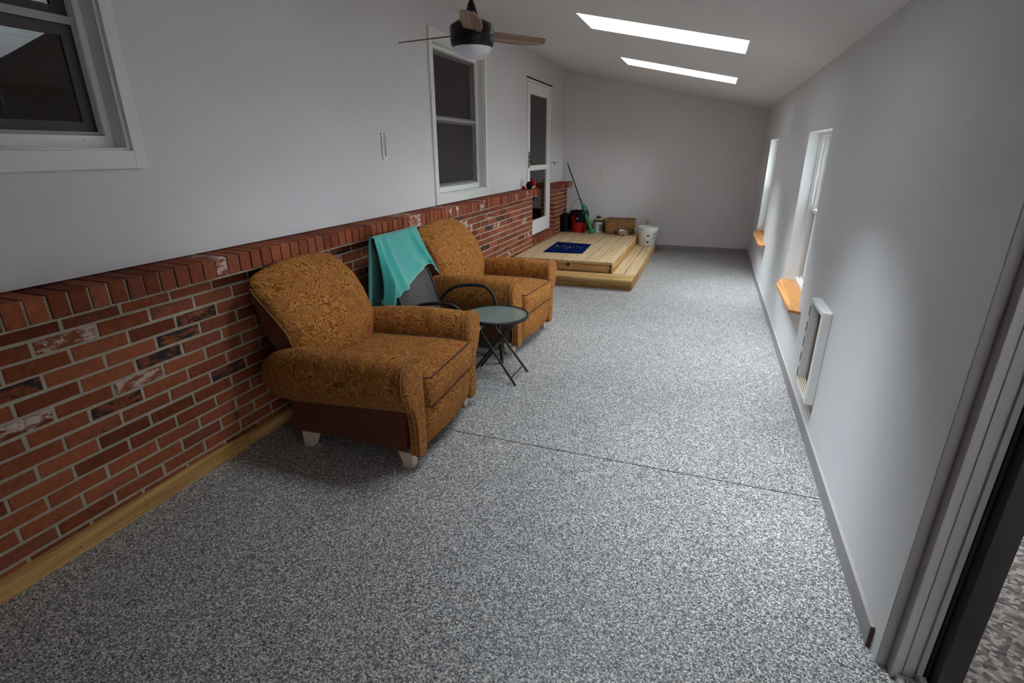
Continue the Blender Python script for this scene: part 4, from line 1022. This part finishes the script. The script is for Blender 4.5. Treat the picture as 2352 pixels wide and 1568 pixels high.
# green long-handled tool leaning in the corner
P0 = Vector((-1.850, 9.085, DZ+.045)); P1 = Vector((-2.425, 9.497, 1.455))
gt = thing('garden_scoop', 'long green-handled plastic tool leaning into the far left corner', 'garden tool', tuple(P0))
D_ = P1-P0; g0 = .36
m = MB(); m.tube([D_*g0, D_*.97], .0115, 12); build('handle', m, M_green_dk, gt, smooth=.7)
m = MB(); m.tube([D_*.965, D_*1.0], .009, 12); build('handle_tip', m, mat('yellow_tip', (.5, .42, .15), .5), gt, smooth=.7)
m = MB(); m.tube([D_*0.02, D_*.10, D_*.20, D_*.27, D_*.36, D_*.385], [.030, .034, .036, .030, .022, .014], 16); build('grip_body', m, M_green_pl, gt, smooth=.7)
m = MB(); m.tube(crv([D_*.27+Vector((.03, -.01, 0)), D_*.30+Vector((.06, -.01, .0)), D_*.34+Vector((.055, -.01, .02)), D_*.37+Vector((.02, 0, .0))], 4), .006, 8); build('trigger_loop', m, M_green_dk, gt, smooth=True)
m = MB(); m.lathe([(0, -.044), (.036, -.044), (.046, -.030), (.048, .012), (.040, .034), (.020, .046), (0, .048)], 24); build('scoop_cup', m, M_green_pl, gt, smooth=True)
# white tub with lid and gloves
wt = thing('white_tub', 'small white plastic tub with printed label and dark lid behind the wicker basket', 'tub', (-1.775, 9.325, DZ+.001))
m = MB(); m.lathe([(0, 0), (.078, 0), (.080, .005), (.086, .175), (.091, .178), (.091, .190), (0, .190)], 36); build('tub', m, M_white_pl, wt, smooth=.7)
m = MB(); n = 12; rings = []
for z in (.04, .15):
    rings.append([((.0805+.006*z/.175+.001)*math.cos(a), (.0805+.006*z/.175+.001)*math.sin(a), z) for a in [-PI*.62+PI*.30*k/n for k in range(n+1)]])
m.loft(rings, False, closed=False); build('label', m, M_label, wt)
m = MB(); rings = []
for z in (.02, .14):
    rings.append([((.0805+.006*z/.175+.0014)*math.cos(a), (.0805+.006*z/.175+.0014)*math.sin(a), z) for a in [-PI*.42+PI*.34*k/n for k in range(n+1)]])
m.loft(rings, False, closed=False); build('label', m, M_greyink, wt)
m = MB(); m.lathe([(0, .198), (.092, .198), (.100, .192), (.100, .186), (.088, .184), (.0, .184)], 36); build('lid', m, M_blackmetal, wt, smooth=.6)
gv = thing('work_gloves', 'yellow and dark work gloves heaped on the lid of the small white tub', 'gloves', (-1.775, 9.315, DZ+.199))
build('glove', blob((-.03, 0, .022), .045, (1.1, .8, .5)), M_yellow, gv, smooth=True); build('glove', blob((.03, -.01, .024), .040, (1.1, .8, .55)), M_yellow, gv, smooth=True); build('glove', blob((.0, .01, .055), .042, (1.0, .8, .7)), M_brownc, gv, smooth=True)
m = MB()
for k in range(4): m.tube([(.05+.005*k, -.02+.014*k, .02), (.085+.006*k, -.03+.018*k, .008)], .007, 8)
build('finger', m, M_yellow, gv, smooth=True)
sk = thing('grey_bag', 'dark grey plastic bag slumped between the small white tub and the basket', 'bag', (-1.671, 9.38, DZ+.001))
build('sack', rbox((.016, .055, .080), .014, (3, 4, 5), lambda q: Vector((q.x+.004*math.sin(q.z*60+q.y*50), q.y, q.z+.08))), mat('grey_poly', (.06, .05, .05), .5, bump=(40, 1, .01)), sk, smooth=True)
# wicker basket, woven
bk = thing('wicker_basket', 'rectangular woven wicker basket against the far wall on the deck', 'basket', (-1.395, 9.335, DZ+.001), math.radians(3))
m = MB(); hx, hy, Hh = .235, .135, .235
def bring(z, off=0, n=80, ph=0, amp=0):
    fl = 1+.06*z/Hh; pts = []; a_, b_ = (hx+off)*fl, (hy+off)*fl; r_ = .035; per = []
    for cx_, cy_, a0 in ((a_-r_, b_-r_, 0), (-a_+r_, b_-r_, PI/2), (-a_+r_, -b_+r_, PI), (a_-r_, -b_+r_, 3*PI/2)):
        for k in range(5): an = a0+PI/2*k/4; per.append(Vector((cx_+r_*math.cos(an), cy_+r_*math.sin(an), z)))
    per.append(per[0]); seg = [(per[i+1]-per[i]).length for i in range(len(per)-1)]; tot = sum(seg)
    for k in range(n):
        s_ = tot*k/n; i = 0
        while s_ > seg[i]: s_ -= seg[i]; i += 1
        d = (per[i+1]-per[i]).normalized(); p = per[i]+d*s_; nn_ = Vector((d.y, -d.x, 0))
        pts.append(p+nn_*amp*math.sin(PI*k+ph) if amp else p)
    return pts
for k in range(17):
    m.tube(bring(.008+k*.0122, 0, 72, PI*(k % 2)+PI/2, .0035), .0072, 5, closed=True)
build('weave', m, M_wick, bk, smooth=True)
m = MB(); pts = bring(Hh-.012, .003, 120)
for k in range(120):
    p = pts[k]; q = pts[(k+1) % 120]; m.tube([(p.x, p.y, p.z-.022), (q.x, q.y, q.z+.014)], .0055, 5)
m.tube(bring(Hh, .0, 72), .010, 6, closed=True); build('rim', m, M_wick, bk, smooth=True)
m = MB(); m.box((-hx+.01, -hy+.01, .004), (hx-.01, hy-.01, .012)); build('base', m, M_wick, bk)
# steel bowl
bw_ = thing('steel_bowl', 'stainless steel bowl in front of the wicker basket', 'bowl', (-1.300, 9.062, DZ+.001))
m = MB(); m.lathe([(0, .004), (.060, .0), (.075, .002), (.098, .030), (.102, .055), (.096, .082), (.104, .088), (.104, .092), (.092, .088), (.096, .055), (.090, .030), (.065, .012), (0, .012)], 48); build('shell', m, M_steel, bw_, smooth=True)
# white bucket on the step
wb = thing('white_bucket', 'large white plastic bucket with black diamond mark on the low step', 'bucket', (-.893, 9.085, SZ+.001))
m = MB(); m.lathe([(0, 0), (.126, 0), (.130, .006), (.150, .232), (.166, .236), (.168, .262), (.158, .266), (.158, .272), (.170, .276), (.170, .300), (.160, .306), (.150, .300), (.127, .010), (0, .010)], 64); build('tub', m, M_white_pl, wb, smooth=.6)
def on_b(a, z, o=.0012): r_ = .130+.020*z/.232+o; return (r_*math.cos(a), r_*math.sin(a), z)
m = MB(); ac = -PI/2+.17; zc_ = .118; wa, hz = .46, .072
def dia(u, v, o=.0012): return on_b(ac+u*wa, zc_+v*hz, o)
def seg(p, q, w_=.045, n=10):
    A = []; B = []
    for k in range(n+1):
        t = k/n; u = p[0]+(q[0]-p[0])*t; v = p[1]+(q[1]-p[1])*t; s_ = math.hypot(u, v)
        A.append(dia(u, v)); f_ = 1-w_; B.append(dia(u*f_, v*f_))
    vs = A+B; m.add(vs, [(k, k+1, n+1+k+1, n+1+k) for k in range(n)])
seg((0, 1), (1, 0)); seg((1, 0), (0, -1)); seg((0, -1), (-1, 0)); seg((-1, 0), (0, 1))
for s_ in (1, -1):
    n = 8; A = [dia(0, s_)]; base_ = [dia(-.45+.9*k/n, s_*.55, .0014) for k in range(n+1)]
    m.add(A+base_, [(0, k+1, k+2) for k in range(n)])
build('diamond_mark', m, M_ink, wb)
m = MB(); random.seed(5)
for k in range(11):
    z = .205-.0155*k; a0 = ac+.62; w_ = random.uniform(.25, .5)
    A = [on_b(a0+w_*t/6, z) for t in range(7)]; B = [on_b(a0+w_*t/6, z-(.012 if k in (0, 5) else .005)) for t in range(7)]
    m.add(A+B, [(t, t+1, 8+t, 7+t) for t in range(6)])
build('side_print', m, M_greyink, wb)
